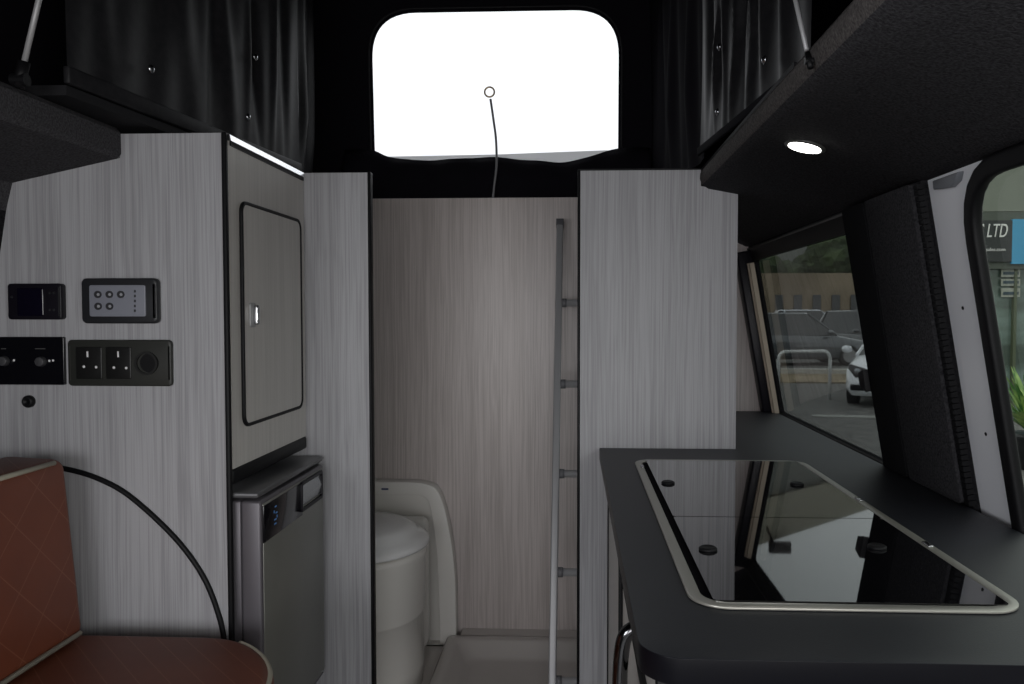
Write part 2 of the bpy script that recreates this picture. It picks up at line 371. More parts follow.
# sagging rolled flap beneath the window
bm = NB(); top = bez([P(x, y, Y=2.83) for x, y in ((345, 150), (372, 151), (388, 157), (415, 161), (450, 160), (490, 158), (530, 161), (560, 163), (585, 159), (605, 152), (620, 149), (650, 148))], 5)
N_ = 10; rows = []
for i, p in enumerate(top):
    row = []
    for k in range(N_):
        t = k / (N_ - 1); z = p.z * (1 - t) + 1.54 * t
        row.append(bm.verts.new((p.x, 2.83 - 0.035 * math.sin(PI * min(1, t * 1.5)) - 0.008 * math.sin(p.x * 40 + 5 * t) , z)))
    rows.append(row)
for a, b in zip(rows, rows[1:]):
    for k in range(N_ - 1): bm.faces.new((a[k], a[k + 1], b[k + 1], b[k]))
fl = obj('window_flap', bm, CANVAS_DK, smooth=True)
tag(fl, 'black canvas flap sagging below the bright rear window', 'flap')
s = fl.modifiers.new('s', 'SOLIDIFY'); s.thickness = 0.004
# tree twigs beyond? none.  Cord light standing up in front of the window
gn = thing('gooseneck_light', 'thin bendy stalk with small ring head standing before bright rear window', 'light', P(493, 197.6, Y=2.769))
st = bez([P(u, v, Y=2.769) for u, v in ((493, 197.6), (494.3, 185), (496.5, 165), (496, 140), (493.5, 120), (490.5, 99))], 8)
obj('stalk', tube(NB(), st, 0.0042, 8), mat('grey_cable', (0.20, 0.20, 0.21), 0.4), gn, smooth=True)
c = P(489.5, 92, Y=2.769); obj('ring', tube(NB(), [c + Vector((math.cos(a), 0, math.sin(a))) * 0.017 for a in [2 * PI * k / 28 for k in range(28)]], 0.0032, 8, True), mat('brass_ring', (0.55, 0.42, 0.28), 0.35, 0.6), gn, smooth=True)

# side canvases with folds ------------------------------------------------
def canvas(name, a, b, z0, z1, folds, nrm, label, m, nu=150, nv=36, slack=0.0):
    """a,b=(x,y) of the bottom line. folds: list of (t_bottom, t_top, width, depth)"""
    bm = NB(); rows = []
    A = Vector((a[0], a[1], 0)); B = Vector((b[0], b[1], 0)); n = Vector(nrm).normalized()
    for i in range(nu + 1):
        t = i / nu; col = []
        for j in range(nv + 1):
            s = j / nv; z = z0 + (z1 - z0) * s; d = 0
            for tb, tt, w, dep in folds:
                c0 = tb + (tt - tb) * s; d += dep * math.exp(-((t - c0) / w) ** 2) * min(1, 0.25 + s * 3)
            d += 0.006 * math.sin(t * 17 + s * 3) * s + 0.003 * math.sin(t * 43 - s * 5 + 1)
            p = A.lerp(B, t) + n * d; col.append(bm.verts.new((p.x, p.y, z)))
        rows.append(col)
    for q, r in zip(rows, rows[1:]):
        for j in range(nv): bm.faces.new((q[j], r[j], r[j + 1], q[j + 1]))
    return bm
# left inner canvas
la = P(66, 76, Z=1.60); lb = P(300, 170, Z=1.60)
nl = Vector((1, -0.12, 0))
root = thing('side_canvas', 'left black canvas hanging in folds above the tall grey cabinet', 'canvas', ((la.x + lb.x) / 2, (la.y + lb.y) / 2, 1.6))
bm = canvas('c', (la.x, la.y), (lb.x, lb.y), 1.60, 2.42, [(0.12, 0.05, 0.03, 0.010), (0.42, 0.30, 0.04, 0.012), (0.50, 0.55, 0.025, -0.010), (0.60, 0.50, 0.03, 0.013), (0.68, 0.72, 0.02, 0.010), (0.75, 0.66, 0.02, -0.012), (0.82, 0.84, 0.02, 0.014), (0.9, 0.92, 0.02, -0.01)], nl, '', CANVAS)
o = obj('canvas_sheet', bm, CANVAS, root, smooth=True)
hem = NB(); dl = (lb - la)
prism(hem, [la + Vector((0.006, 0, -0.012)), la + Vector((0.006, 0, 0.018)), lb + Vector((0.006, 0, 0.018)), lb + Vector((0.006, 0, -0.012))], (-0.012, 0, 0))
obj('hem', hem, CANVAS, root, bevel=0.003)
nn = Vector((dl.y, -dl.x, 0)).normalized()
STUD = mat('pewter_stud', (0.45, 0.46, 0.48), 0.25, 1.0)
for (u, v) in ((151, 69), (255, 57), (248, 117)):
    c = PL(u, v, la + nn * 0.016, nn)
    obj('stud', lathe(NB(), (0, 0, 0), [(0.009, 0), (0.009, 0.002), (0.005, 0.005), (0.002, 0.006)], 14), STUD, root, smooth=True)
    q = bpy.data.objects[-1] if False else root.children[-1]
    q.data.transform(Matrix.Translation(c) @ nn.to_track_quat('Z', 'Y').to_matrix().to_4x4())
# rear-left return and further folds
root = thing('corner_canvas', 'black canvas in vertical folds in the corner left of the rear window', 'canvas', (-0.78, 2.4, 1.6))
a = P(296, 170, Z=1.60); b = P(312, 100, Y=2.845)
obj('canvas_sheet', canvas('c', (a.x - 0.01, a.y - 0.02), (b.x, b.y), 1.585, 2.42, [(0.12, 0.15, 0.05, 0.02), (0.35, 0.25, 0.05, 0.03), (0.6, 0.55, 0.05, -0.02), (0.8, 0.85, 0.05, 0.02)], nl, '', CANVAS, 70, 24), CANVAS, root, smooth=True)
# right inner canvas
ra = P(812, 62, Z=1.60); rb = P(700, 152, Z=1.605)
root = thing('side_canvas', 'right black canvas hanging in diagonal folds above the carpeted ledge', 'canvas', ((ra.x + rb.x) / 2, (ra.y + rb.y) / 2, 1.6))
nr = Vector((-1, 0, 0))
bm = canvas('c', (ra.x, ra.y), (rb.x, rb.y), 1.60, 2.42, [(0.18, 0.10, 0.03, 0.012), (0.33, 0.25, 0.025, 0.012), (0.45, 0.18, 0.022, 0.018), (0.52, 0.42, 0.02, -0.012), (0.62, 0.30, 0.022, 0.020), (0.70, 0.62, 0.02, 0.014), (0.80, 0.55, 0.022, 0.018), (0.9, 0.86, 0.03, -0.012)], nr, '', CANVAS)
obj('canvas_sheet', bm, CANVAS, root, smooth=True)
hem = NB(); prism(hem, [ra + Vector((0, 0, -0.010)), ra + Vector((0, 0, 0.010)), rb + Vector((0, 0, 0.010)), rb + Vector((0, 0, -0.010))], (-0.008, 0, 0))
obj('hem', hem, CANVAS_DK, root, bevel=0.003)
dl = (rb - ra); nn = Vector((-dl.y, dl.x, 0)).normalized()
if nn.x > 0: nn = -nn
for (u, v) in ((720, 47), (765, 60), (718, 112)):
    c = PL(u, v, ra + nn * 0.022, nn)
    obj('stud', lathe(NB(), (0, 0, 0), [(0.008, 0), (0.008, 0.002), (0.004, 0.005), (0.002, 0.006)], 14), STUD, root, smooth=True)
    root.children[-1].data.transform(Matrix.Translation(c) @ nn.to_track_quat('Z', 'Y').to_matrix().to_4x4())
root = thing('corner_canvas', 'black canvas in vertical folds in the corner right of the rear window', 'canvas', (0.3, 2.4, 1.6))
obj('canvas_sheet', canvas('c', (rb.x + 0.01, rb.y - 0.02), (0.27, 2.845), 1.585, 2.42, [(0.2, 0.15, 0.05, 0.02), (0.5, 0.45, 0.04, 0.02), (0.75, 0.8, 0.05, -0.02)], nr, '', CANVAS, 70, 24), CANVAS_DK, root, smooth=True)
# roof struts
def strut(p0, p1, label, k=1.0):
    r = thing('gas_strut', label, 'strut', p0)
    d = (p1 - p0).normalized()
    obj('rod', tube(NB(), [p0 + d * 0.02, p1], 0.0045 * (0.4 + 0.6 * k), 10), ALU, r, smooth=True)
    obj('end_fitting', tube(NB(), [p0 - d * 0.012, p0 + d * 0.03 * k], 0.009 * k, 12), BLACK, r, smooth=True)
    obj('pivot', disc(NB(), p0 - Vector((0.012 * k, 0, 0)), (1, 0, 0), 0.010 * k, 0.024 * k, 14), BLACK, r)
strut(P(20, 80, X=-0.885), P(53, -60, X=-0.83), 'silver gas strut rising from left ledge beside black canvas')
strut(P(809, 61, X=0.304), P(782, -60, X=0.300), 'silver gas strut rising in front of right black canvas', 0.45)

# ------------------------------------------------------------------ left tall cabinet
cab = thing('tall_cabinet', 'tall pale ribbed cabinet on the left holding fridge and control panels', 'cabinet', (-0.92, 1.75, 0))
def F(u, v): q = P(u, v, Y=YF); return (q.x, q.z)
fp = [F(222, 136), F(120, 137), F(120, 158), F(10, 182), F(0, 240), (-1.24, 0.85), (-1.30, 0.02), (XS - 0.008, 0.02)]
fp[0] = (XS - 0.008, HT); fp[1] = (fp[1][0], HT)
obj('front_panel', slab(NB(), xz(fp, YF), [], (0, 0.018, 0)), W_COOL, cab)
zb = P(230, 478, X=XS).z; zb = 0.865
obj('side_panel', box(NB(), XS - 0.018, XS, YF + 0.012, YP - 0.001, zb + 0.02, HT - 0.012), W_SIDE, cab)
obj('edge_trim', box(NB(), XS - 0.009, XS + 0.001, YF - 0.002, YF + 0.010, 0.02, HT + 0.002), BLACK, cab, bevel=0.003)
obj('top_panel', box(NB(), -1.02, XS - 0.002, YF + 0.018, YP - 0.002, HT - 0.018, HT - 0.002), W_COOL, cab)
obj('top_edge_trim', prism(NB(), [Vector((XS + a, YF + 0.011, HT + b)) for a, b in ((-0.012, -0.013), (0.0065, -0.013), (0.004, -0.001), (-0.004, 0.001), (-0.012, 0.001))], (0, YP - YF - 0.017, 0)), WHITE_EDGE, cab)
obj('lower_black_trim', box(NB(), XS - 0.010, XS + 0.0025, YF + 0.018, YP - 0.006, HT - 0.021, HT - 0.013), BLACK, cab)  # black strip just below the polished top edge
obj('base_trim', box(NB(), XS - 0.02, XS + 0.003, YF + 0.010, YP - 0.004, zb - 0.012, zb + 0.020), BLACK, cab, bevel=0.006)
obj('recess_lining', slab(NB(), yz([(YF + 0.02, 0.02), (YP - 0.005, 0.02), (YP - 0.005, zb), (YF + 0.02, zb)], -1.10), [], (-0.01, 0, 0)), BLACK, cab)
# side door
def S(u, v): q = P(u, v, X=XS); return (q.y, q.z)
d0 = S(238.5, 202); d1 = S(301, 412)
y0, y1 = d0[0], min(d1[0], YP - 0.035); z1 = 1.2 + 0.232; z0 = 1.2 - 0.238
door = obj('door', prism(NB(), yz(rrect(y0 + .006, y1 - .006, z0 + .006, z1 - .006, 0.02), XS), (0.005, 0, 0)), W_SIDE, cab, bevel=0.0)
obj('gasket', slab(NB(), yz(rrect(y0, y1, z0, z1, 0.026), XS), [yz(rrect(y0 + .0075, y1 - .0075, z0 + .0075, z1 - .0075, 0.019), XS)], (0.0075, 0, 0)), BLACK, door, bevel=0.002)
ly, lz = S(249, 315)
pl = obj('latch_plate', prism(NB(), yz(rrect(ly - .010, ly + .018, lz - .026, lz + .026, 0.006), XS + .004), (0.004, 0, 0)), ALU, door, bevel=0.001)
obj('latch_button', prism(NB(), yz(rrect(ly + .003, ly + .015, lz - .021, lz + .021, 0.005), XS + .008), (0.010, 0, 0)), CHROME, door, bevel=0.003)
# arched black strip on the front panel
arc = bez([P(u, v, Y=YF - 0.002) for u, v in ((45, 467.5), (66, 469), (98, 478.5), (131, 497), (175, 537.7), (203, 576), (218.5, 614), (225, 645), (228, 680), (230, 760))], 10)
obj('arched_trim', tube(NB(), arc, 0.0056, 8), BLACK, cab, smooth=True)

# ------------------------------------------------------------------ control units on the cabinet front
def fbox(u0, u1, v0, v1, y=YF): a = P(u0, v1, Y=y); b = P(u1, v0, Y=y); return a.x, b.x, a.z, b.z
def fplate(u0, u1, v0, v1, t, m, parent, name, rr=0.006, y=YF, bevel=0.002):
    x0, x1, z0, z1 = fbox(u0, u1, v0, v1, y - t); x1 = fbox(u0, u1, v0, v1, y)[1]; return obj(name, prism(NB(), xz(rrect(x0, x1, z0, z1, rr), y), (0, -t, 0)), m, parent, bevel=bevel)
t = thing('heater_controller', 'small black rectangular controller on cabinet, left of the grey buttons', 'control panel', P(37, 320, Y=YF))
fplate(8, 66, 283.5, 319.5, 0.016, BLACKPL, t, 'housing', 0.006)
fplate(17, 49, 288, 316, 0.018, mat('dark_screen', (0.004, 0.003, 0.01), 0.15), t, 'screen', 0.003)
fplate(59, 64, 287, 316, 0.019, DGREY, t, 'side_ridge', 0.002)
for u, v in ((12.5, 297), (50.5, 293), (50.5, 310), (54.5, 293), (54.5, 310)):
    obj('button', disc(NB(), P(u, v, Y=YF - 0.015), (0, -1, 0), 0.0022, 0.003, 12), DGREY, t)
t = thing('control_panel', 'dark framed control panel with pale face and five round buttons', 'control panel', P(121, 324, Y=YF))
fplate(81.5, 161, 278, 323.5, 0.016, DGREY, t, 'housing', 0.010, bevel=0.004)
fplate(89.5, 150, 285, 316.5, 0.0185, CGREY, t, 'face_plate', 0.004, bevel=0.001)
fplate(153, 159.5, 284, 318, 0.019, BLACKPL, t, 'side_ridge', 0.003)
for u, v in ((98.3, 294.5), (109.8, 294.5), (121.2, 294.5), (98.6, 306.3), (110, 306.3)):
    b_ = obj('button', disc(NB(), P(u, v, Y=YF - 0.018), (0, -1, 0), 0.0072, 0.003, 20), BTN, t)
    obj('button_icon', disc(NB(), P(u, v, Y=YF - 0.0211), (0, -1, 0), 0.0032, 0.0006, 6), mat('icon_grey', (0.3, 0.31, 0.33), 0.5) if 'icon_grey' not in bpy.data.materials else bpy.data.materials['icon_grey'], b_)
for v in (291.2, 296, 301, 306, 310.8):
    fplate(134, 141, v - 1.3, v + 1.3, 0.0198, BTN, t, 'indicator', 0.0008, bevel=0)
t = thing('switch_plate', 'glossy black plate with two round knobs below the black controller', 'switch plate', P(30, 384, Y=YF))
GLB = mat('gloss_black', (0.004, 0.004, 0.006), 0.12)
fplate(-42, 66, 337, 384.5, 0.008, GLB, t, 'plate', 0.002, bevel=0.001)
for u, v in ((5, 361), (42, 361.5)):
    k = obj('knob', disc(NB(), P(u, v, Y=YF - 0.008), (0, -1, 0), 0.0105, 0.010, 24, 0.009), mat('knob_grey', (0.05, 0.05, 0.055), 0.45), t, bevel=0.001)
    for du in ((9, ) if u < 10 else (7.5, 11.2)):
        obj('marking', disc(NB(), P(u + du, v - 0.7 - (1 if du > 11 else 0) * 0.3, Y=YF - 0.0082), (0, -1, 0), 0.0023, 0.0006, 10), WMARK, t)
FAINT = mat('faint_print', (0.05, 0.05, 0.05), 0.6)
for u0, u1 in ((1, 9), (35, 48)):
    fplate(u0, u1, 348.2, 349.2, 0.0086, FAINT, t, 'printed_line', 0.0002, bevel=0)
t = thing('socket_plate', 'long dark grey plate with two mains sockets and a round socket', 'socket', P(120, 385, Y=YF))
fplate(68, 173.5, 340, 386, 0.010, OLIVE, t, 'frame', 0.008, bevel=0.003)
INN = mat('socket_black', (0.008, 0.008, 0.008), 0.4)
for u0, u1 in ((76, 105), (106, 134)): fplate(u0, u1, 347, 379, 0.012, INN, t, 'socket_module', 0.003, bevel=0.001)
for u0 in (70.5, 169): fplate(u0, u0 + 2.4, 346, 380, 0.0108, mat('end_strip', (0.05, 0.05, 0.046), 0.4) if 'end_strip' not in bpy.data.materials else bpy.data.materials['end_strip'], t, 'end_strip', 0.0015, bevel=0)
for u, v in ((89.3, 354.3), (119.8, 354.3)): fplate(u - 1, u + 1, v - 2.8, v + 2.8, 0.0124, WMARK, t, 'earth_slot', 0.0006, bevel=0)
for u, v in ((84, 366.7), (96.3, 367.2), (114, 367.6), (126.3, 368)):
    obj('pin_hole', disc(NB(), P(u, v, Y=YF - 0.012), (0, -1, 0), 0.0026, 0.0006, 12), WMARK, t)
ps = obj('round_socket', slab(NB(), xz([(P(149.5, 363, Y=YF).x + 0.0235 * math.cos(a), P(149.5, 363, Y=YF).z + 0.0235 * math.sin(a)) for a in [2 * PI * k / 32 for k in range(32)]], YF - 0.010),
    [xz([(P(149.5, 363, Y=YF).x + 0.019 * math.cos(a), P(149.5, 363, Y=YF).z + 0.019 * math.sin(a)) for a in [2 * PI * k / 32 for k in range(32)]], YF - 0.010)], (0, -0.004, 0)), INN, t)
obj('socket_well', disc(NB(), P(149.5, 363, Y=YF - 0.010), (0, -1, 0), 0.019, 0.001, 32), BLACK, t)
t = obj('round_knob', lathe(NB(), (0, 0, 0), [(0.0125, 0), (0.0125, 0.006), (0.010, 0.010), (0.006, 0.011), (0.005, 0.008)], 24), BLACK, smooth=True)
t.data.transform(Matrix.Translation(P(29.8, 401.3, Y=YF)) @ Matrix.Rotation(PI / 2, 4, 'X'))
tag(t, 'small round black knob alone on pale cabinet below the switches', 'knob')

# ------------------------------------------------------------------ fridge
fr = thing('fridge', 'compact silver grey fridge built under the left cabinet', 'fridge', (-0.85, 1.74, 0.28))
XD = -0.635; FY0 = 1.552; FY1 = 1.940; FZ0 = 0.285; FZ1 = 0.823
obj('body', box(NB(), -1.08, XD - 0.045, FY0 + 0.004, FY1 + 0.01, FZ0 + 0.01, FZ1 - 0.006), FRIDGE_SIDE, fr, bevel=0.004)
obj('base', box(NB(), -1.08, XD - 0.06, FY0 + 0.004, FY1, 0.0, FZ0 + 0.01), BLACK, fr)
obj('top_cover', box(NB(), -1.06, XD - 0.004, FY0 - 0.008, FY1 + 0.014, FZ1 + 0.002, FZ1 + 0.014), FRIDGE_TOP, fr, bevel=0.004)
dz1 = FZ1 - 0.004
do = obj('door', box(NB(), XD - 0.042, XD, FY0 - 0.006, FY1, FZ0, dz1), FRIDGE_SIDE, fr, bevel=0.006, seg=3)
obj('door_skin', box(NB(), XD - 0.002, XD + 0.0015, FY0 + 0.004, FY1 - 0.008, FZ0 + 0.012, dz1 - 0.008), FRIDGE, do, bevel=0.001)
cp = obj('control_strip', box(NB(), XD, XD + 0.0032, FY0 + 0.003, FY0 + 0.228, dz1 - 0.088, dz1 - 0.012), GLB, do, bevel=0.0005)
hy0 = FY0 + 0.215; hy1 = FY1 - 0.022
obj('handle_frame', slab(NB(), yz(rrect(hy0, hy1, dz1 - 0.080, dz1 - 0.010, 0.008), XD), [yz(rrect(hy0 + .008, hy1 - .008, dz1 - 0.072, dz1 - 0.018, 0.005), XD)], (0.007, 0, 0)), BLACKPL, do, bevel=0.001)
bm = NB(); prism(bm, [Vector((XD + 0.001, hy0 + .006, dz1 - .071)), Vector((XD + 0.006, hy0 + .006, dz1 - .045)), Vector((XD + 0.001, hy0 + .006, dz1 - .019))], (0, hy1 - hy0 - .014, 0))
obj('handle_recess', bm, mat('silver_handle', (0.42, 0.43, 0.44), 0.25, 0.8), do)
for (dy, dz, w, h) in ((0.060, -0.026, 0.010, 0.003), (0.054, -0.034, 0.004, 0.006), (0.064, -0.040, 0.010, 0.003), (0.070, -0.047, 0.004, 0.006), (0.056, -0.053, 0.012, 0.003), (0.056, -0.062, 0.012, 0.003)):
    obj('display_mark', box(NB(), XD + 0.003, XD + 0.0038, FY0 + dy, FY0 + dy + w, dz1 + dz - h, dz1 + dz), BLUEM, cp)
obj('door_foot_screw', disc(NB(), (XD + 0.0005, FY1 - 0.02, FZ0 + 0.012), (1, 0, 0), 0.004, 0.003, 12), CHROME, do)

# ------------------------------------------------------------------ partitions
pr = thing('partition_panel', 'narrow pale ribbed partition left of the doorway beside fridge', 'partition', (-0.60, YP, 0))
xe = P(371.5, 300, Y=YP).x
obj('panel', box(NB(), -0.86, xe - 0.005, YP, YP + 0.02, 0.0, HT), W_COOL, pr)
obj('edge_trim', box(NB(), xe - 0.008, xe, YP - 0.003, YP + 0.023, 0.0, HT + 0.002), BLACK, pr, bevel=0.003)
pr = thing('partition_panel', 'wide pale ribbed partition behind worktop right of the doorway', 'partition', (0.2, YP, 0))
xr = P(579, 300, Y=YP).x; xrr = P(737, 300, Y=YP).x
zz1 = P(739, 193, Y=YP).z; zz0 = P(703, 186, Y=YP).z; xn = P(701, 180, Y=YP).x
pts = [(xr, 0.0), (xrr, 0.0), (xrr, zz1), (xn, zz0), (xn, HT), (xr, HT)]
obj('panel', slab(NB(), xz(pts, YP), [], (0, 0.02, 0)), W_COOL, pr)
obj('edge_trim', box(NB(), xr - 0.004, xr + 0.003, YP - 0.003, YP + 0.023, 0.0, HT + 0.003), BLACK, pr, bevel=0.002)
obj('top_trim', box(NB(), xr, xn, YP - 0.001, YP + 0.021, HT, HT + 0.004), BLACK, pr)

# ------------------------------------------------------------------ washroom
YS = 2.70
sh = thing('washroom_moulding', 'white moulded plastic surround on rear panel behind the toilet', 'surround', (-0.7, YS, 0))
def G(u, v, y=YS): q = P(u, v, Y=y); return (q.x, q.z)
outl = bez([Vector((*G(340, 482), 0)), Vector((*G(385, 482), 0)), Vector((*G(425, 484), 0)), Vector((*G(440, 496), 0)), Vector((*G(450, 535), 0)), Vector((*G(455, 580), 0)), Vector((*G(456, 640), 0))], 8)
opts = [(p.x, p.y) for p in outl] + [(outl[-1].x, 0.03), (-1.10, 0.03), (-1.10, outl[0].y)]
inn = bez([Vector((*G(340, 495), 0)), Vector((*G(400, 495), 0)), Vector((*G(424, 497), 0)), Vector((*G(431, 512), 0)), Vector((*G(437, 560), 0)), Vector((*G(440, 640), 0))], 8)
ipts = [(p.x, p.y) for p in inn] + [(inn[-1].x, 0.032), (-1.06, 0.032), (-1.06, inn[0].y)]
obj('surround_frame', slab(NB(), xz(opts, YS), [xz(ipts, YS)], (0, YB - YS - 0.001, 0)), WPLAS, sh, bevel=0.008, seg=3)
obj('surround_back', slab(NB(), xz(ipts, YB - 0.02), [], (0, 0.012, 0)), WPLAS, sh)
lo = NB(); pts_ = [G(431, 590, YS - 0.01), G(413, 590, YS - 0.01), G(425, 684, YS - 0.01), G(440, 640, YS - 0.01)]
a = P(385, 489, Y=YS - 0.002); obj('badge', box(NB(), a.x - 0.012, a.x + 0.012, a.y - 0.002, a.y, a.z - 0.003, a.z + 0.003), mat('badge_blue', (0.05, 0.07, 0.16), 0.4), sh)
to = thing('toilet', 'white cassette toilet with closed domed lid seen past left partition', 'toilet', (-0.64, 2.40, 0.03))
tc = (-0.672, 2.42, 0)
obj('bowl', lathe(NB(), tc, [(0.19, 0.03), (0.195, 0.10), (0.193, 0.26), (0.196, 0.262), (0.196, 0.268), (0.197, 0.272), (0.200, 0.43), (0.205, 0.450), (0.203, 0.462), (0.18, 0.465)], 48, 1.0, 1.05), WPLAS, to, smooth=True)
obj('lid', lathe(NB(), tc, [(0.200, 0.470), (0.211, 0.474), (0.214, 0.482), (0.210, 0.492), (0.19, 0.505), (0.175, 0.512), (0.168, 0.525), (0.14, 0.538), (0.08, 0.548), (0.01, 0.55)], 48, 1.0, 1.05), WLID, to, smooth=True)
obj('cistern', box(NB(), -0.95, -0.50, 2.60, 2.688, 0.05, 0.50), WPLAS, to, bevel=0.03, seg=4)
tr_ = thing('shower_tray', 'glossy white shower tray on washroom floor below the ladder', 'shower tray', (-0.25, 2.38, 0))
bm = NB()
x0, x1, y0_, y1_ = -0.445, 0.36, 2.0, 2.698
def ringpts(d, z, r): return [(p[0], p[1], z) for p in rrect(x0 + d, x1 - d, y0_ + d, y1_ - d, r, 6)]
lv = [ringpts(0, 0.0, 0.02), ringpts(0, 0.066, 0.02), ringpts(0.008, 0.072, 0.02), ringpts(0.035, 0.072, 0.03), ringpts(0.046, 0.066, 0.035), ringpts(0.075, 0.030, 0.05), ringpts(0.10, 0.022, 0.05)]
R_ = [[bm.verts.new(p) for p in l] for l in lv]
for A, B in zip(R_, R_[1:]):
    for k in range(len(A)): bm.faces.new((A[k], A[(k + 1) % len(A)], B[(k + 1) % len(A)], B[k]))
bm.faces.new(R_[-1]); obj('tray', bm, mat('gloss_tray', (0.66, 0.62, 0.59), 0.08), tr_, smooth=True)
obj('plinth', box(NB(), -0.93, x0 - 0.001, 2.0, 2.698, 0.0, 0.029), bpy.data.materials['gloss_tray'], tr_)
obj('drain', lathe(NB(), (-0.08, 2.40, 0.022), [(0.03, 0), (0.03, 0.003), (0.01, 0.004)], 24), CHROME, tr_, smooth=True)
obj('rear_ledge', box(NB(), -0.40, 0.36, 2.699, YB - 0.001, 0.0, 0.070), bpy.data.materials['gloss_tray'], tr_)
# sealing bead along wall foot
obj('seal_bead', tube(NB(), [P(456, 641, Y=YB - 0.008), P(575, 641, Y=YB - 0.008)], 0.004, 8), WPLAS, tr_, smooth=True)

# ladder
la_ = thing('ladder', 'slim aluminium ladder leaning in washroom beside the right partition', 'ladder', (0.05, 2.03, 0.03))
pt = P(560, 222, Y=2.69); pb = P(552, 700, Y=2.12)
dd = (pt - pb).normalized(); pb = pb + dd * ((0.076 - pb.z) / dd.z)
perp = dd.cross(Vector((1, 0, 0))).normalized()
def rail(xo, nm='rail'):
    bm = NB(); w = 0.011; q = 0.013; cs = [(-w, -q), (w, -q), (w, q), (-w, q)]
    prism(bm, [pb + Vector((xo + a, 0, 0)) + perp * b for a, b in cs], pt - pb)
    return obj('rail', bm, ALU, la_, bevel=0.004, seg=3)
rail(0); rail(0.30)
for xo in (0, 0.30):
    bm = NB(); q = [(-0.013, -.015), (.013, -.015), (.013, .015), (-.013, .015)]
    prism(bm, [pt + Vector((xo + a, 0, 0)) + perp * b - dd * 0.018 for a, b in q], dd * 0.024); obj('end_cap', bm, mat('grey_end_cap', (0.12, 0.12, 0.13), 0.4) if xo == 0 else bpy.data.materials['grey_end_cap'], la_, bevel=0.002)
for v in (303, 384, 473.5, 572, 681):
    # find point on rail line that projects to row v
    best = min((abs((lambda q: CY - f * (q - CAM).dot(UP) / (q - CAM).dot(FW))(pb.lerp(pt, k / 2000)) - v), k) for k in range(2001))[1]
    c = pb.lerp(pt, best / 2000)
    r = obj('rung', tube(NB(), [c + Vector((0.008, 0, 0)), c + Vector((0.292, 0, 0))], 0.0115, 16), ALU, la_, smooth=True)
    obj('rung_collar', tube(NB(), [c + Vector((0.010, 0, 0)), c + Vector((0.026, 0, 0))], 0.0145, 16), mat('collar_grey', (0.16, 0.16, 0.17), 0.45) if 'collar_grey' not in bpy.data.materials else bpy.data.materials['collar_grey'], r, smooth=True)

# ------------------------------------------------------------------ kitchen unit and worktop
kc = thing('kitchen_unit', 'pale kitchen cabinet under the dark worktop with aisle doors', 'cabinet', (0.35, 1.37, 0))
XK = 0.086; YK = 0.80
obj('carcass', box(NB(), XK, 0.58, YK, YP - 0.002, 0.0, ZW - 0.0285), W_SIDE, kc)
obj('end_panel', box(NB(), XK + 0.012, 0.60, YK - 0.014, YK, 0.0, ZW - 0.0285), W_WHITE, kc)
obj('corner_trim', box(NB(), XK - 0.003, XK + 0.012, YK - 0.016, YK, 0.0, ZW - 0.0285), BLACK, kc, bevel=0.002)
for (ya, yb_) in ((1.38, 1.86), (0.86, 1.31)):
    zt_, zb_ = ZW - 0.105, 0.10
    d_ = obj('door', prism(NB(), yz(rrect(ya + .006, yb_ - .006, zb_, zt_, 0.02), XK), (-0.005, 0, 0)), W_SIDE, kc)
    obj('gasket', slab(NB(), yz(rrect(ya, yb_, zb_ - .006, zt_ + .006, 0.026), XK), [yz(rrect(ya + .007, yb_ - .007, zb_ + .001, zt_ - .001, 0.02), XK)], (-0.008, 0, 0)), BLACK, d_, bevel=0.002)
hc = P(628, 616, X=XK - 0.02)
loop = bez([Vector((XK - a, 0.955, z)) for a, z in ((0, 0.815), (0.014, 0.812), (0.026, 0.795), (0.030, 0.74), (0.026, 0.685), (0.014, 0.668), (0, 0.665))], 8)
obj('door_handle', tube(NB(), loop, 0.0095, 12), mat('dark_chrome', (0.12, 0.12, 0.125), 0.12, 1.0), kc, smooth=True)

wt_pts = []
for cx_, cy_, r in ((0.066, 0.765, 0.045),):
    for k in range(9):
        a = PI + PI / 2 * k / 8; wt_pts.append((cx_ + r + r * math.cos(a), cy_ + r + r * math.sin(a)))
xa = 0.64 + 0.177 * 0.34 - 0.010
wt_pts += [(xa, 0.765), (xa, 2.735), (0.405, 2.735), (0.405, YP - 0.006), (0.062, YP - 0.006)]
wt_pts[0] = (0.066, 0.81)
wk = obj('worktop', slab(NB(), xy(wt_pts, ZW), [], (0, 0, -0.028)), [WORK, mat('gloss_black_edge', (0.004, 0.004, 0.006), 0.35, spec=0.15)], bevel=0.007, seg=4)
for p in wk.data.polygons:
    if abs(p.normal.z) < 0.5: p.material_index = 1
    p.use_smooth = True
tag(wk, 'dark anthracite worktop with rounded edge running along the right side', 'worktop')

